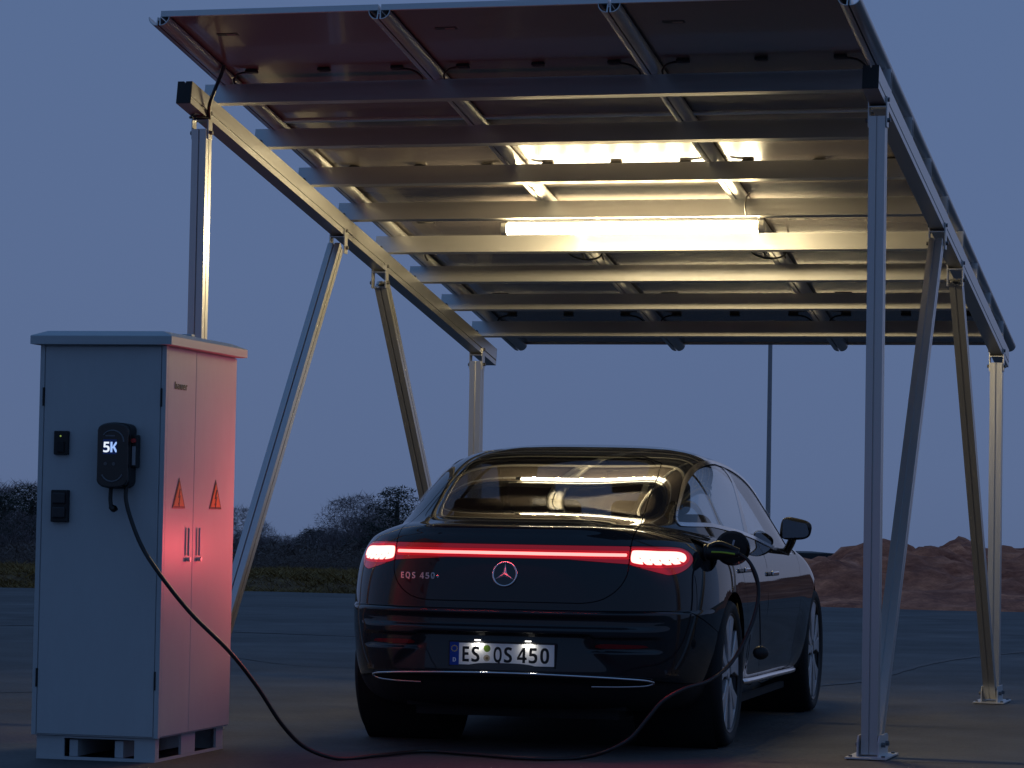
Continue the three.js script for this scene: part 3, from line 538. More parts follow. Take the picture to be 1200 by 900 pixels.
function skinNormal(a, v) {
  const e = 0.0015, k = 0.02, a0 = Math.max(a - e, 0), a1 = Math.min(a + e, 1), v0 = Math.max(v - k, 0), v1 = Math.min(v + k, LV);
  const p = skin(a0, v), q = skin(a1, v), s = skin(a, v0), t = skin(a, v1);
  const ax = q[0] - p[0], ay = q[1] - p[1], az = q[2] - p[2], bx = t[0] - s[0], by = t[1] - s[1], bz = t[2] - s[2];
  let x = ay * bz - az * by, y = az * bx - ax * bz, z = ax * by - ay * bx, l = Math.hypot(x, y, z);
  if (l < 1e-12) return [0, 1, 0];
  const c = skin(a, v); if (a < 1e-6 || a > 1 - 1e-6) x = 0;
  l = Math.hypot(x, y, z) * Math.sign(x * c[0] * 1.5 + y * (c[1] - 0.75) * 1.2 + z * (c[2] - 1.45) * 0.4 || 1);
  return v > LV - 0.02 ? [0, 1, 0] : [x / l, y / l, z / l];
}
const NU = 230, NVR = LV * 16, GP = [], GN = [];
for (let j = 0; j <= NVR; j++) for (let i = 0; i <= NU; i++) { const a = i / NU, v = j / NVR * LV; GP.push(skin(a, v)); GN.push(skinNormal(a, v)); }
function region(g, off = 0, { left = true, right = true } = {}) {      // the part of the skin where g > 0, cut cleanly along g = 0
  const val = GP.map((p, k) => g(p, (k % (NU + 1)) / NU, Math.floor(k / (NU + 1)) / NVR * LV));
  const pos = [], nor = [], uv = [];
  const vert = (k) => ({ a: (k % (NU + 1)) / NU, v: Math.floor(k / (NU + 1)) / NVR * LV, p: GP[k], n: GN[k], g: val[k] });
  const cut = (A, Bq) => {
    let t0 = 0, t1 = 1, g0 = A.g, g1 = Bq.g, r;
    for (let it = 0; it < 4; it++) { const t = t0 + (t1 - t0) * clamp(g0 / (g0 - g1), 0.02, 0.98), a = A.a + (Bq.a - A.a) * t, v = A.v + (Bq.v - A.v) * t, p = skin(a, v), q = g(p, a, v); r = { a, v, p, g: 0 }; if (q > 0) { t0 = t; g0 = q; } else { t1 = t; g1 = q; } }
    r.n = skinNormal(r.a, r.v); return r;
  };
  const emit = (x, y, z) => {
    for (const s of [1, -1]) {
      if (s > 0 ? !right : !left) continue;
      for (const q of s > 0 ? [x, y, z] : [x, z, y]) { const { p, n } = q; pos.push(s * (p[0] + n[0] * off), p[1] + n[1] * off, -(p[2] + n[2] * off)); nor.push(s * n[0], n[1], -n[2]); uv.push(p[2], p[1]); }
    }
  };
  const tri = (i, j, k) => {
    const T = [vert(i), vert(j), vert(k)], inn = T.filter((q) => q.g > 0).length;
    if (!inn) return;
    if (inn === 3) return emit(...T);
    const out = [];
    for (let e = 0; e < 3; e++) { const A = T[e], Bq = T[(e + 1) % 3]; if (A.g > 0) out.push(A); if ((A.g > 0) !== (Bq.g > 0)) out.push(A.g > 0 ? cut(A, Bq) : cut(Bq, A)); }
    for (let e = 1; e + 1 < out.length; e++) emit(out[0], out[e], out[e + 1]);
  };
  const n = NU + 1;
  for (let j = 0; j < NVR; j++) for (let i = 0; i < NU; i++) {
    const k = j * n + i;
    if (val[k] <= 0 && val[k + 1] <= 0 && val[k + n] <= 0 && val[k + n + 1] <= 0) continue;
    tri(k, k + 1, k + n); tri(k + 1, k + n + 1, k + n);
  }
  const geo = new THREE.BufferGeometry();
  geo.setAttribute('position', new THREE.Float32BufferAttribute(pos, 3)); geo.setAttribute('normal', new THREE.Float32BufferAttribute(nor, 3)); geo.setAttribute('uv', new THREE.Float32BufferAttribute(uv, 2));
  return geo;
}
// ------------------------------------------------------------------ the car
function spline2(pts, n = 6, closed = true) { return new THREE.CatmullRomCurve3(pts.map(([a, b]) => V3(a, b, 0)), closed, 'centripetal').getPoints(pts.length * n).map((p) => [p.x, p.y]); }
function inside(poly) {                                                // signed distance to a closed outline, positive within
  return (x, y) => {
    let d = 1e9, s = false;
    for (let i = 0, j = poly.length - 1; i < poly.length; j = i++) {
      const [ax, ay] = poly[j], [bx, by] = poly[i], ex = bx - ax, ey = by - ay, wx = x - ax, wy = y - ay, t = clamp((wx * ex + wy * ey) / (ex * ex + ey * ey || 1));
      const dx = wx - ex * t, dy = wy - ey * t, q = dx * dx + dy * dy; if (q < d) d = q;
      if ((ay > y) !== (by > y) && x < (bx - ax) * (y - ay) / (by - ay) + ax) s = !s;
    }
    return (s ? 1 : -1) * Math.sqrt(d);
  };
}
const FAR = -1;
const dloP = inside(spline2([[-0.275, 1.131], [-0.245, 1.155], [-0.088, 1.231], [0.198, 1.343], [0.559, 1.426], [1.1, 1.457], [1.5, 1.440], [1.8, 1.372], [2.05, 1.26], [2.26, 1.12], [2.40, 0.985], [2.42, 0.958], [2.38, 0.952], [1.92, 0.985], [1.52, 1.02], [0.865, 1.085], [0.408, 1.115], [0.2, 1.126], [-0.24, 1.128]]));
const dlo = ([x, y, d], a, v) => (x > 0.3 && v > 9 ? dloP(d, y) : FAR);
const quarterP = inside(spline2([[-0.285, 1.135], [-0.350, 1.139], [-0.348, 1.160], [-0.282, 1.196], [-0.19, 1.228], [-0.125, 1.238], [-0.20, 1.190]], 6));
const hatchP = inside([[-0.3, 0.735], ...spline2([[0.30, 0.735], [0.40, 0.737], [0.48, 0.757], [0.545, 0.806], [0.58, 0.87], [0.586, 0.94]], 5, false), [0.586, 1.0], [0.588, 1.086], [0.572, 1.15], [0.558, 1.215], [0.547, 1.29], [0.538, 1.36], [0.51, 1.44], [0.4, 1.475], [-0.3, 1.475]]);
const hatch = ([x, y, d]) => (d < 0.5 ? Math.min(hatchP(x, y), 0.45 - d) : FAR);
const lensP = inside([[-0.3, 1.010], [0.571, 1.011], ...spline2([[0.74, 1.011], [0.79, 1.004], [0.822, 0.982], [0.838, 0.948], [0.826, 0.912], [0.795, 0.885], [0.756, 0.874]], 5, false), [0.675, 0.897], [0.58, 0.926], [0.3, 0.944], [-0.3, 0.946]]);
const lens = ([x, y, d]) => (d < -0.3 ? lensP(x, y) : FAR);
const rearGlassP = inside(spline2([[-0.3, -0.722], [0.2, -0.718], [0.42, -0.690], [0.505, -0.640], [0.530, -0.56], [0.536, -0.45], [0.530, -0.25], [0.518, -0.05], [0.505, 0.12], [0.478, 0.28], [0.40, 0.37], [0.1, 0.40], [-0.3, 0.40]], 6));
const rearGlass = ([x, y, d], a, v) => (v > 11.3 && d < 0.6 ? rearGlassP(x, d) : FAR);
const screenP = inside([[-0.3, 2.98], [0.3, 2.95], [0.6, 2.83], [0.74, 2.68], [0.60, 2.2], [0.53, 1.95], [0.3, 1.90], [-0.3, 1.89]]);
const screen = ([x, y, d], a, v) => (v > 11.5 && d > 1.7 ? screenP(x, d) : FAR);
const WR = 0.372, arch = ([x, y, d]) => (x > 0.5 ? Math.min(Math.hypot(d, y - WR), Math.hypot(d - 3.21, y - WR)) - 0.412 : 1);
const bumperP = inside([[-1.4, 0.05], [-1.4, 0.697], [-0.85, 0.70], [-0.70, 0.695], [-0.36, 0.59], [-0.36, 0.05]]);
const bumper = ([x, y, d]) => (d < -0.2 ? bumperP(d, y) : FAR);
const rearDoorP = inside(spline2([[1.155, 0.31], [1.155, 0.7], [1.155, 1.08], [0.6, 1.12], [0.12, 1.15], [0.19, 0.98], [0.36, 0.80], [0.47, 0.60], [0.56, 0.36], [0.62, 0.31]], 6));
const frontDoorP = inside(spline2([[1.165, 0.31], [1.165, 0.7], [1.165, 1.08], [1.8, 1.02], [2.40, 0.97], [2.46, 0.80], [2.46, 0.5], [2.40, 0.33], [2.2, 0.31]], 6));
const side = (f) => ([x, y, d], a, v) => (x > 0.5 && v < 14 ? f(d, y) : FAR);
const rearDoor = side(rearDoorP), frontDoor = side(frontDoorP);
const PORT = { d: -0.43, y: 0.975 };
const inlet = ([x, y, d]) => (x > 0.5 ? 0.078 - Math.hypot(d - PORT.d, (y - PORT.y)) : FAR);
function place(x, y) {                                                 // where the tail's skin has this x and y
  let best = 1e9, a = 0, v = 8;
  GP.forEach((p, k) => { if (p[2] > -0.1) return; const q = Math.hypot(p[0] - Math.abs(x), p[1] - y); if (q < best) { best = q; a = (k % (NU + 1)) / NU; v = Math.floor(k / (NU + 1)) / NVR * LV; } });
  for (let i = 0; i < 6; i++) { const p = skin(a, v), e = 1e-4, pa = skin(a + e, v), pv = skin(a, v + e), m = [(pa[0] - p[0]) / e, (pv[0] - p[0]) / e, (pa[1] - p[1]) / e, (pv[1] - p[1]) / e], D = m[0] * m[3] - m[1] * m[2], dx = Math.abs(x) - p[0], dy = y - p[1]; if (Math.abs(D) < 1e-9) break; a = clamp(a + clamp((m[3] * dx - m[1] * dy) / D, -0.02, 0.02), 0, A1); v = clamp(v + clamp((m[0] * dy - m[2] * dx) / D, -0.3, 0.3), 0, LV); }
  const p = skin(a, v), n = skinNormal(a, v), s = x < 0 ? -1 : 1;
  return { p: V3(s * p[0], p[1], -p[2]), n: V3(s * n[0], n[1], -n[2]) };
}
const car = thing('electric_car', 'black fastback electric car with lit red tail light bar, plugged in under the carport', 'car', C.at, C.turn);
{
  const paint = phys({ color: lin(0.019, 0.0205, 0.023), metalness: 0.0, roughness: 0.5, specularIntensity: 0, clearcoat: 1, clearcoatRoughness: 0.025 });
  const glossBlack = phys({ color: lin(0.004, 0.004, 0.005), roughness: 0.2, clearcoat: 1, clearcoatRoughness: 0.02 });
  const dark = std({ color: lin(0.008, 0.008, 0.009), roughness: 0.75 }), chrome = std({ color: lin(0.78, 0.78, 0.80), metalness: 1, roughness: 0.16 });
  const pane = phys({ color: lin(0.86, 0.88, 0.88), transmission: 1, thickness: 0, roughness: 0.0, ior: 1.5 }), tint = phys({ color: lin(0.2, 0.21, 0.22), transmission: 1, thickness: 0, roughness: 0.0, ior: 1.5 });
  const all = (...f) => (p, a, v) => { let m = 1e9; for (const q of f) { const e = q(p, a, v); if (e < m) m = e; if (m < -0.2) return m; } return m; };
  const not = (f, gap = 0) => (p, a, v) => -f(p, a, v) - gap, G = 0.0022;
  const quarter = ([x, y, d], a, v) => (x > 0.3 && v > 9 ? quarterP(d, y) : FAR);
  mesh('body_shell', region(all(arch, not(dlo), not(quarter), not(hatch, G), not(lens, 0.002), not(screen), not(bumper, G), not(rearDoor, G), not(frontDoor, G), not(inlet, 0.0))), paint, car);
  mesh('trunk_lid', region(all(hatch, (p, a, v) => hatch(p, a, v) - G, not(lens, 0.002), not(rearGlass))), paint, car);
  const bump = mesh('rear_bumper', region(all((p, a, v) => bumper(p, a, v) - G, arch, not(lens, 0.002), ([x, y]) => y - 0.372 + 0.03 * smooth(0.6, 0.9, x))), paint, car);
  mesh('diffuser', region(all((p, a, v) => bumper(p, a, v) - G, arch, ([x, y]) => 0.368 - 0.03 * smooth(0.6, 0.9, x) - y)), dark, bump);
  for (const [f, n] of [[rearDoor, 0], [frontDoor, 1]]) for (const s of [1, -1]) {
    const m = mesh('door', region(all((p, a, v) => f(p, a, v) - G, not(dlo), arch), 0, { left: s < 0, right: s > 0 }), paint, car);
    const hd = n ? 1.32 : 0.36, hx = s * 0.968, hy = n ? 0.862 : 0.892;
    mesh('handle', new RoundedBoxGeometry(0.018, 0.026, 0.21, 2, 0.008).translate(hx, hy, -hd), chrome, m);
  }
  mesh('inner_lining', region(all(arch, not(dlo), not(quarter), not(rearGlass), not(screen)), -0.022), dark, car);
  // glass
  const band = (f, a0, b0) => (p, a, v) => { const e = f(p, a, v); return Math.min(e - a0, b0 - e); };
  const line = (d0, y0, d1, y1, w) => ([x, y, d]) => { const ex = d1 - d0, ey = y1 - y0, l = Math.hypot(ex, ey); return w - Math.abs((d - d0) * ey - (y - y0) * ex) / l; };
  const bPillar = line(1.40, 1.434, 0.97, 1.08, 0.030), qPillar = line(0.36, 1.37, 0.40, 1.10, 0.020);
  for (const s of [1, -1]) {
    const one = { left: s < 0, right: s > 0 };
    mesh('side_window', region(all((p, a, v) => dlo(p, a, v) + 0.004, not(bPillar), not(qPillar)), -0.004, one), pane, car);
    mesh('window_pillar', region(all((p, a, v) => dlo(p, a, v) + 0.002, (p) => Math.max(bPillar(p), qPillar(p))), -0.002, one), glossBlack, car);
    mesh('window_trim', region((p, a, v) => { const e = dlo(p, a, v), k = 1 - 0.45 * smooth(0.35, -0.25, p[2]) * smooth(1.12, 1.16, p[1]); return Math.min(e + 0.016 * k, 0.004 * k - e); }, 0.005, one), chrome, car);
    mesh('quarter_window', region((p, a, v) => quarter(p, a, v) + 0.002, -0.003, one), pane, car);
  }
  const rg = mesh('rear_window', region((p, a, v) => rearGlass(p, a, v) + 0.002, -0.002), tint, car);
  mesh('glass_border', region(band(rearGlass, 0, 0.03), -0.007), glossBlack, rg);
  mesh('windscreen', region((p, a, v) => screen(p, a, v) + 0.003, -0.003), pane, car);
  // tail lights
  const redLens = phys({ color: lin(0.10, 0.002, 0.004), emissive: lin(1, 0.004, 0.012), emissiveIntensity: 0.40, roughness: 0.35, clearcoat: 0.5, clearcoatRoughness: 0.03 });
  const dimLens = phys({ color: lin(0.10, 0.002, 0.004), emissive: lin(1, 0.004, 0.012), emissiveIntensity: 0.16, roughness: 0.25, clearcoat: 1, clearcoatRoughness: 0.03 });
  const hot = std({ color: lin(0.5, 0.1, 0.1), emissive: lin(1, 0.36, 0.31), emissiveIntensity: 3.2, roughness: 0.4 });
  const hotBar = std({ color: lin(0.5, 0.1, 0.1), emissive: lin(1, 0.20, 0.18), emissiveIntensity: 3.0, roughness: 0.4 });
  const coreP = inside(spline2([[0.594, 0.988], [0.60, 0.991], [0.70, 0.989], [0.785, 0.985], [0.806, 0.972], [0.812, 0.950], [0.800, 0.932], [0.77, 0.925], [0.68, 0.923], [0.62, 0.928], [0.594, 0.938]], 5));
  const barLens = mesh('tail_light_bar', region((p, a, v) => Math.min(lens(p, a, v), 0.583 - p[0], 0.020 - Math.abs(p[1] - 0.9685))), redLens, car);
  mesh('outer_lens', region((p, a, v) => Math.min(lens(p, a, v), 0.583 - p[0], Math.abs(p[1] - 0.9685) - 0.020)), dimLens, barLens);
  mesh('glow_strip_light', region(([x, y, d]) => (d < -0.3 ? Math.min(0.0075 - Math.abs(y - 0.9685), 0.572 - x) : FAR), 0.002), hotBar, barLens);
  const slit = (x, y) => { let m = -1; for (let k = 0; k < 5; k++) { const x0 = 0.625 + k * 0.038; const t = clamp((0.960 - y) / 0.034), q = Math.abs(x - (x0 + 0.026 * t)); m = Math.max(m, Math.min(0.0014 + 0.0022 * t - q, 0.960 - y)); } return m; };
  for (const s of [1, -1]) {
    const one = { left: s < 0, right: s > 0 };
    const tl = mesh('tail_light', region((p, a, v) => Math.min(lens(p, a, v), p[0] - 0.588, coreP(p[0], p[1]) + 0.013), 0, one), redLens, car);
    mesh('outer_lens', region((p, a, v) => Math.min(lens(p, a, v), p[0] - 0.588, -0.013 - coreP(p[0], p[1])), 0, one), dimLens, tl);
    mesh('glow_core_light', region(([x, y, d]) => (d < -0.3 ? Math.min(coreP(x, y), -slit(x, y)) : FAR), 0.002, one), hot, tl);
    const L = new THREE.RectAreaLight(lin(1, 0.085, 0.10), TAIL_LIGHT * (s < 0 ? 1.25 : 0.35), 0.20, 0.06); const q = place(s * (s < 0 ? 0.68 : 0.70), 0.955);
    L.position.copy(q.p).addScaledVector(q.n, 0.012); const nn = q.n.clone().add(V3(s < 0 ? -1.3 : -0.2, 0, 0)).normalize(); L.rotation.set(s < 0 ? 0.6 : 0, Math.PI + Math.atan2(nn.x, nn.z), 0, 'YXZ'); tl.add(L);
  }
  { const L = new THREE.RectAreaLight(lin(1, 0.075, 0.09), TAIL_LIGHT * 0.2, 1.1, 0.016), q = place(0.0, 0.9685); L.position.copy(q.p).add(V3(0, 0, 0.012)); L.rotation.set(0, Math.PI, 0); barLens.add(L); }
  // reflectors, chrome hoop
  const refl = std({ color: lin(0.20, 0.008, 0.012), roughness: 0.15 }), reflP = inside(spline2([[0.445, 0.531], [0.46, 0.540], [0.60, 0.540], [0.675, 0.535], [0.685, 0.529], [0.66, 0.524], [0.46, 0.524]], 4));
  for (const s of [1, -1]) mesh('reflector', region(([x, y, d]) => (d < -0.5 ? reflP(x, y) : FAR), 0.004, { left: s < 0, right: s > 0 }), refl, bump);
  { const pts = [[-0.42, 0.340], [-0.58, 0.342], [-0.672, 0.350], [-0.700, 0.362], [-0.678, 0.373], [-0.58, 0.382], [-0.3, 0.392], [0, 0.396], [0.3, 0.392], [0.58, 0.382], [0.678, 0.373], [0.700, 0.362], [0.672, 0.350], [0.58, 0.342], [0.42, 0.340]].map(([x, y]) => { const q = place(x, y); return q.p.addScaledVector(q.n, 0.010); }); mesh('chrome_hoop', tube(pts, 0.0055, 160, 8), chrome, bump); }
  // badges
  {
    const q = place(0, 0.866), o = new THREE.Group(); o.name = 'star_emblem'; o.position.copy(q.p).addScaledVector(q.n, 0.004); o.rotation.x = -Math.asin(q.n.y) ; car.add(o);
    mesh('ring', new THREE.TorusGeometry(0.058, 0.0048, 8, 48), chrome, o);
    const st = []; for (let k = 0; k < 3; k++) { const a = Math.PI / 2 + k * Math.PI * 2 / 3, c = Math.cos(a), s = Math.sin(a), P = [[c * 0.057, s * 0.057, 0.002], [-s * 0.0105, c * 0.0105, 0], [s * 0.0105, -c * 0.0105, 0], [0, 0, 0.010]]; for (const [i, j, l] of [[0, 1, 3], [0, 3, 2], [0, 2, 1]]) for (const e of [i, j, l]) st.push(...P[e]); }
    const g = new THREE.BufferGeometry(); g.setAttribute('position', new THREE.Float32BufferAttribute(st, 3)); g.computeVertexNormals(); mesh('star', g, std({ color: lin(0.74, 0.74, 0.76), metalness: 0.7, roughness: 0.42 }), o);
    mesh('emblem_back', new THREE.CircleGeometry(0.056, 40).translate(0, 0, -0.002), glossBlack, o);
    const word = 'EQS 450+', letters = []; let x = -0.536;
    for (const ch of word) { if (ch === ' ') { x += 0.016; continue; } const g2 = lettering(ch, ch === '+' ? 0.022 : 0.030, 0.0015, 0.0008), w = (g2.boundingBox.max.x - g2.boundingBox.min.x), e = place(x + w / 2, 0.851), m = new THREE.Matrix4().makeRotationY(Math.atan2(e.n.x, e.n.z)).setPosition(e.p.clone().addScaledVector(e.n, 0.002)); g2.translate(-w / 2 - g2.boundingBox.min.x, -0.015 + (ch === '+' ? 0.002 : 0), 0); letters.push(g2.applyMatrix4(m)); x += w + 0.0068; }
    mesh('model_badge', letters, chrome, car);
  }
  // number plate, its holder and two lamps
  {
    const cv = document.createElement('canvas'); cv.width = 1040; cv.height = 220; const c = cv.getContext('2d');
    c.fillStyle = '#f1f1ee'; c.fillRect(0, 0, 1040, 220); c.fillStyle = '#111'; c.fillRect(0, 0, 1040, 6); c.fillRect(0, 214, 1040, 6); c.fillRect(1034, 0, 6, 220);
    c.fillStyle = '#0b3c9c'; c.fillRect(0, 0, 92, 220); c.fillStyle = '#e8e8f0'; c.font = 'bold 58px sans-serif'; c.fillText('D', 26, 190);
    c.fillStyle = '#f2d21c'; for (let k = 0; k < 12; k++) { const a = k / 12 * Math.PI * 2; c.beginPath(); c.arc(46 + 28 * Math.cos(a), 62 + 28 * Math.sin(a), 5, 0, 7); c.fill(); }
    c.fillStyle = '#0c0c0c'; const put = (t, x, w) => { c.save(); c.font = 'bold 205px sans-serif'; const m = c.measureText(t).width; c.translate(x, 186); c.scale(w / m, 1); c.fillText(t, 0, 0); c.restore(); };
    put('E', 112, 88); put('S', 208, 96); put('Q', 428, 96); put('S', 530, 96); put('4', 668, 98); put('5', 776, 100); put('0', 890, 100);
    c.fillStyle = '#5f7d22'; c.beginPath(); c.arc(370, 56, 34, 0, 7); c.fill(); c.fillStyle = '#b4a58c'; c.beginPath(); c.arc(368, 148, 32, 0, 7); c.fill(); c.fillStyle = '#7d6a45'; c.beginPath(); c.arc(370, 150, 14, 0, 7); c.fill();
    const tex = new THREE.CanvasTexture(cv); tex.colorSpace = THREE.SRGBColorSpace;
    const pl = mesh('number_plate', box(0.534, 0.124, 0.008, 0, 0.480, 1.070, 0.003), M.blackPlastic, car);
    mesh('plate_face', new THREE.PlaneGeometry(0.52, 0.11).translate(0, 0.481, 1.0775), std({ map: tex, roughness: 0.35 }), pl);
    for (const x of [-0.12, 0.13]) {
      mesh('plate_lamp', box(0.030, 0.006, 0.012, x, 0.548, 1.088, 0.002), std({ color: lin(0.8, 0.8, 0.8), emissive: lin(1, 0.96, 0.88), emissiveIntensity: 2.2 }), pl);
      const L = new THREE.RectAreaLight(lin(1, 0.95, 0.86), PLATE_LIGHT, 0.030, 0.012); L.position.set(x, 0.5415, 1.092); L.rotation.x = -Math.PI / 2 + 0.22; pl.add(L);
    }
  }
  // wheels
  const tyreProfile = []; { const P = [[0.296, -0.105], [0.310, -0.118], [0.335, -0.126], [0.358, -0.118], [0.369, -0.100], [0.372, -0.06], [0.372, 0.06], [0.369, 0.100], [0.358, 0.118], [0.335, 0.126], [0.310, 0.118], [0.296, 0.105]]; for (const [r, x] of P) tyreProfile.push(new THREE.Vector2(r, x)); }
  const tyreGeo = new THREE.LatheGeometry(tyreProfile, 72).rotateZ(-Math.PI / 2);
  const barrel = new THREE.LatheGeometry([[0.298, -0.1], [0.276, -0.09], [0.262, -0.02], [0.276, 0.085], [0.302, 0.104], [0.306, 0.112], [0.300, 0.117], [0.288, 0.104]].map(([r, x]) => new THREE.Vector2(r, x)), 72).rotateZ(-Math.PI / 2);
  const silver = std({ color: lin(0.68, 0.68, 0.70), metalness: 0.6, roughness: 0.32 }), rimDark = std({ color: lin(0.02, 0.02, 0.022), metalness: 0.4, roughness: 0.4 });
  const spokes = []; for (let k = 0; k < 5; k++) {
    const s = new THREE.Shape(), r1 = 0.293, w1 = 0.44, r0 = 0.07, w0 = 0.45;
    const pt = (r, a) => [r * Math.cos(a), r * Math.sin(a)];
    s.moveTo(...pt(r0, -w0)); s.lineTo(...pt(0.16, -0.34)); s.lineTo(...pt(r1, -w1)); s.absarc(0, 0, r1, -w1, w1, false); s.lineTo(...pt(0.16, 0.34)); s.lineTo(...pt(r0, w0));
    const h = new THREE.Path(); h.moveTo(...pt(0.10, 0)); h.lineTo(...pt(0.272, 0.11)); h.absarc(0, 0, 0.272, 0.11, -0.11, true); h.lineTo(...pt(0.10, 0)); s.holes.push(h);
    spokes.push(new THREE.ExtrudeGeometry(s, { depth: 0.018, bevelEnabled: true, bevelSize: 0.004, bevelThickness: 0.006, bevelSegments: 2, curveSegments: 10 }).rotateZ(k * Math.PI * 2 / 5 + 0.35).rotateY(Math.PI / 2).translate(0.084, 0, 0));
  }
  const spokeGeo = mergeGeometries(spokes), hub = cyl(0.075, 0.06, V3(0.05, 0, 0), V3(0.098, 0, 0), 32), cap = cyl(0.034, 0.030, V3(0.095, 0, 0), V3(0.106, 0, 0), 24), discGeo = cyl(0.20, 0.20, V3(-0.02, 0, 0), V3(0.012, 0, 0), 40), backGeo = cyl(0.262, 0.262, V3(-0.06, 0, 0), V3(-0.045, 0, 0), 40);
  const roll = 0.3;
  for (const [sx, d] of [[1, 0], [-1, 0], [1, 3.21], [-1, 3.21]]) {
    const w = new THREE.Group(); w.name = 'wheel'; w.position.set(sx * 0.825, WR, -d); w.rotation.y = sx > 0 ? 0 : Math.PI; w.rotation.x = 0; car.add(w);
    mesh('tyre', tyreGeo, M.rubber, w); mesh('rim', barrel, rimDark, w); mesh('rim_spokes', spokeGeo, silver, w); mesh('hub', hub, rimDark, w); mesh('hub_cap', cap, silver, w); mesh('brake_disc', discGeo, std({ color: lin(0.03, 0.03, 0.03), metalness: 0.6, roughness: 0.5 }), w); mesh('rim_back', backGeo, dark, w);
    const well = mesh('wheel_well', new THREE.CylinderGeometry(0.42, 0.42, 0.40, 48, 1, true).rotateZ(Math.PI / 2).translate(sx * 0.71, WR + 0.004, -d), std({ color: lin(0.008, 0.008, 0.009), roughness: 0.9, side: THREE.DoubleSide }), car);
    mesh('well_back', new THREE.CircleGeometry(0.42, 40).rotateY(sx * Math.PI / 2).translate(sx * 0.52, WR + 0.004, -d), std({ color: lin(0.006, 0.006, 0.006), roughness: 0.9, side: THREE.DoubleSide }), well);
  }
  mesh('underbody', [box(1.02, 0.10, 4.7, 0, 0.215, -1.6), box(1.66, 0.10, 2.15, 0, 0.216, -1.62), box(1.1, 0.05, 0.2, 0, 0.235, 0.68)], dark, car);
  mesh('sill_trim', [1, -1].map((s) => tube([V3(s * 0.905, 0.300, -0.56), V3(s * 0.922, 0.299, -0.66), V3(s * 0.925, 0.292, -1.5), V3(s * 0.922, 0.284, -2.4), V3(s * 0.905, 0.283, -2.52)], 0.017, 60, 10)), chrome, car);
  // right and left mirror
  for (const s of [1, -1]) {
    const o = new THREE.Group(); o.name = 'wing_mirror'; car.add(o);
    const sh = new THREE.SphereGeometry(1, 36, 24), p = sh.attributes.position;
    for (let i = 0; i < p.count; i++) { let x = p.getX(i), y = p.getY(i), z = p.getZ(i); const n = Math.pow(Math.pow(Math.abs(x), 3.4) + Math.pow(Math.abs(y), 3.4), 1 / 3.4) / Math.max(Math.hypot(x, y), 1e-6); if (n > 0) { x /= n || 1; y /= n || 1; } const zz = z > 0 ? z * 0.022 : z * 0.085; p.setXYZ(i, x * 0.090 + 0.010 * y, y * 0.062 * (1 - 0.16 * x) + 0.008 * x * -1, zz); }
    sh.computeVertexNormals();
    const M4 = new THREE.Matrix4().makeRotationY(s * -0.06).setPosition(s * 0.985, 1.108, -2.0);
    const flip = (g) => { if (s < 0) { g.scale(-1, 1, 1); const ix = g.index?.array; if (ix) for (let i = 0; i < ix.length; i += 3) { const t = ix[i]; ix[i] = ix[i + 1]; ix[i + 1] = t; } } return g.applyMatrix4(M4); };
    mesh('mirror_housing', flip(sh), paint, o);
    const f = new THREE.Shape(); f.moveTo(-0.072, -0.038); f.quadraticCurveTo(-0.074, -0.050, -0.060, -0.052); f.lineTo(0.055, -0.046); f.quadraticCurveTo(0.078, -0.040, 0.080, -0.018); f.quadraticCurveTo(0.076, 0.020, 0.058, 0.032); f.lineTo(-0.055, 0.056); f.quadraticCurveTo(-0.072, 0.056, -0.072, 0.042); f.lineTo(-0.072, -0.038);
    mesh('mirror_glass', flip(new THREE.ExtrudeGeometry(f, { depth: 0.002, bevelEnabled: false }).translate(0, 0, 0.022)), std({ color: lin(0.35, 0.38, 0.42), metalness: 1, roughness: 0.05 }), o);
    mesh('mirror_stalk', tube([V3(s * 0.97, 1.065, -2.01), V3(s * 0.955, 1.03, -2.03), V3(s * 0.925, 0.985, -2.08), V3(s * 0.905, 0.955, -2.12)], 0.024, 14, 10), glossBlack, o);
  }
  // charge inlet with its flap swung open
  {
    const inl = mesh('charge_inlet', region((p, a, v) => inlet(p, a, v) + 0.004, -0.016, { left: false }), dark, car);
    const q = V3(0.878, 0.985, 0.43);
    mesh('inlet_ring', new THREE.TorusGeometry(0.034, 0.009, 8, 28).rotateY(Math.PI / 2).translate(q.x - 0.005, q.y, q.z), M.blackPlastic, inl);
    const fl = mesh('charge_flap', new THREE.CylinderGeometry(0.093, 0.093, 0.012, 44).rotateX(Math.PI / 2).scale(1, 0.94, 1).rotateY(-0.18).translate(0.985, 1.008, 0.285), glossBlack, car);
    mesh('flap_lining', new THREE.CylinderGeometry(0.079, 0.079, 0.006, 40).rotateX(Math.PI / 2).scale(1, 0.94, 1).rotateY(-0.18).translate(0.983, 1.008, 0.294), M.blackPlastic, fl);
    mesh('flap_hinge', tube([V3(0.87, 1.0, 0.34), V3(0.885, 1.0, 0.30), V3(0.91, 1.004, 0.29)], 0.016, 10, 8), M.blackPlastic, fl);
    for (const [x, y, w, c] of [[0.990, 1.030, 0.010, lin(0.5, 0.5, 0.55)], [1.006, 1.026, 0.008, lin(0.5, 0.5, 0.55)], [1.020, 1.028, 0.008, lin(0.6, 0.08, 0.06)]]) mesh('flap_label', box(w, 0.040, 0.002, 0, 0, 0).rotateZ(-0.25).rotateY(-0.18).translate(x, y, 0.2995), std({ color: c, roughness: 0.5 }), fl);
  }
  // cabin
  const cloth = std({ color: lin(0.075, 0.062, 0.052), roughness: 0.8 }), cabin = (n, g) => mesh(n, g, cloth, car);
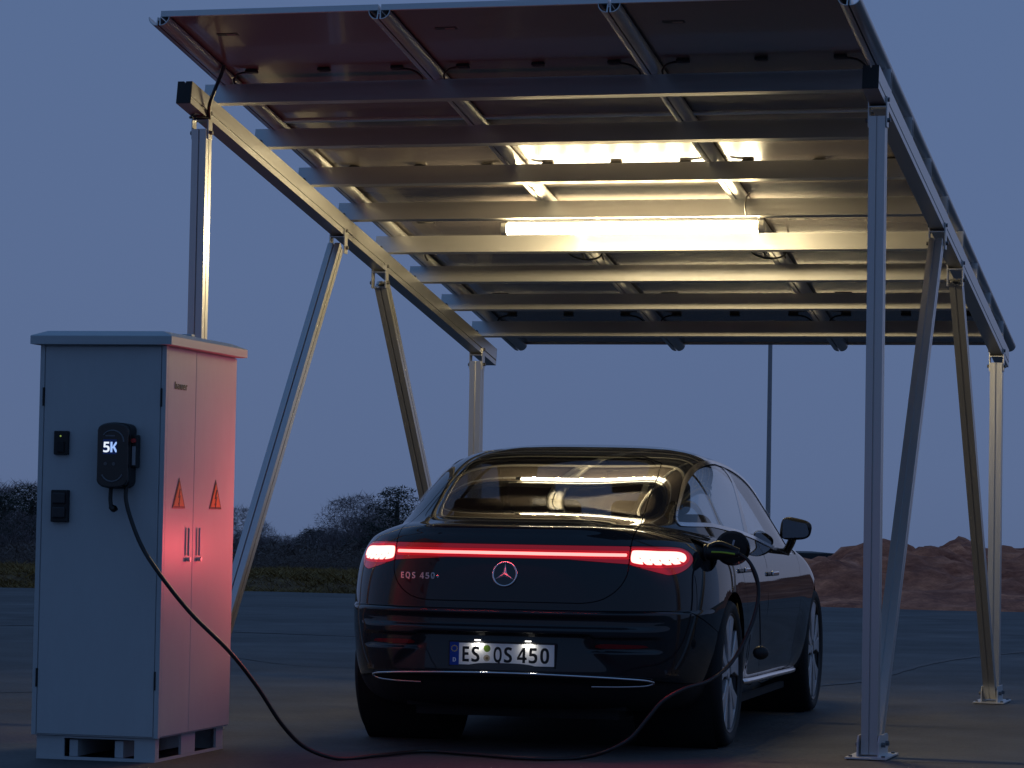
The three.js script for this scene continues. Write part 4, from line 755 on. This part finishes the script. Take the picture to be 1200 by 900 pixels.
  for (const x of [-0.38, 0.38]) { cabin('front_seat', [new RoundedBoxGeometry(0.50, 0.66, 0.15, 4, 0.07).rotateX(0.30).translate(x, 0.86, -1.28), new RoundedBoxGeometry(0.52, 0.16, 0.52, 3, 0.07).translate(x, 0.52, -1.55)]); cabin('headrest', new RoundedBoxGeometry(0.27, 0.19, 0.10, 4, 0.045).rotateX(0.16).translate(x, 1.27, -1.16)); }
  cabin('rear_seat', [new RoundedBoxGeometry(1.28, 0.60, 0.17, 4, 0.07).rotateX(0.36).translate(0, 0.82, -0.22), new RoundedBoxGeometry(1.30, 0.18, 0.52, 3, 0.07).translate(0, 0.50, -0.52)]);
  for (const x of [-0.42, 0, 0.42]) cabin('headrest', new RoundedBoxGeometry(0.26, 0.15, 0.09, 4, 0.04).rotateX(0.2).translate(x, 1.165, -0.09));
  mesh('parcel_shelf', box(1.06, 0.02, 0.62, 0, 1.045, 0.36), dark, car);
  mesh('dashboard', new RoundedBoxGeometry(1.5, 0.22, 0.5, 3, 0.08).translate(0, 0.88, -2.35), dark, car);
  mesh('rear_view_mirror', new RoundedBoxGeometry(0.24, 0.06, 0.03, 3, 0.013).translate(0.02, 1.33, -2.02), glossBlack, car);
}
// ------------------------------------------------------------------ charging cable from the box to the car
{
  const o = thing('charging_cable', 'black charging cable running from the wall box along the ground to the car', 'cable');
  const at = (u, v, z) => atDepth(u, v, z), cw = (q) => C.world(...q), onD = (u, v, d) => cw(C.hit(u, v, 2, d));
  const s0 = B.world(box0.start.x, box0.start.y + 0.02, -0.055);
  const G = (u, v) => { const p = onGround(u, v, 0.012); return p; };
  const pts = [s0, B.world(...B.hit(147.5, 585, 2, -0.06)), B.world(...B.hit(153, 607, 2, -0.07)), B.world(...B.hit(166, 640, 2, -0.09)), B.world(...B.hit(185, 670, 2, -0.11)), at(222, 717, 13.56), at(270, 765, 13.62), at(300, 803, 13.70), at(332, 851, 13.80), at(358, 876, 13.90),
    G(392, 888.5), G(440, 885.5), G(500, 880.5), G(560, 884.5), G(620, 889), G(680, 888), onD(712, 880, -1.27), onD(740, 864, -1.22), onD(758, 843, -1.18), onD(776, 822, -1.12), onD(800, 808, -1.02), onD(830, 798, -0.86), onD(855, 779, -0.70), onD(872, 752, -0.58), onD(884, 722, -0.50), onD(889, 695, -0.46), onD(886, 674, -0.45), onD(876, 656, -0.44), onD(866, 649, -0.43)];
  mesh('cord', tube(pts, 0.0095, 420, 10), M.cable, o);
  // plug
  const a = V3(...(() => { const q = C.world(0.872, 0.985, -0.43); return [q.x, q.y, q.z]; })()), b = onD(866, 649, -0.43), mid = a.clone().lerp(b, 0.42);
  mesh('plug', [cyl(0.036, 0.034, a, mid, 20), cyl(0.034, 0.019, mid, b, 20)], M.blackPlastic, o);
  const up = V3(0, 0.030, 0), back = C.world(0, 0, -0.04).sub(C.world(0, 0, 0));
  mesh('plug_grip', tube([a.clone().add(up).lerp(b, 0.1), a.clone().lerp(b, 0.4).add(V3(0, 0.046, 0)), b.clone().add(V3(0, 0.012, 0))], 0.015, 20, 8), M.blackPlastic, o);
  mesh('plug_stripe', tube([a.clone().lerp(b, 0.22).add(V3(0, 0.004, 0)).add(back), a.clone().lerp(b, 0.55).add(V3(0, 0.004, 0)).addScaledVector(back, 0.92), a.clone().lerp(b, 0.9).add(V3(0, -0.002, 0)).addScaledVector(back, 0.6)], 0.005, 12, 6), std({ color: lin(0.35, 0.55, 0.04), roughness: 0.4 }), o);
  mesh('dust_cap_tether', tube([onD(878, 659, -0.42), onD(888, 690, -0.40), onD(890.5, 722, -0.40), onD(891, 756, -0.40)], 0.004, 30, 6), M.cable, o);
  const cp = onD(891.5, 765, -0.40); mesh('dust_cap', new THREE.SphereGeometry(0.040, 20, 14).scale(1, 0.85, 0.7).translate(cp.x, cp.y, cp.z), M.blackPlastic, o);
}
renderer.render(scene, camera);
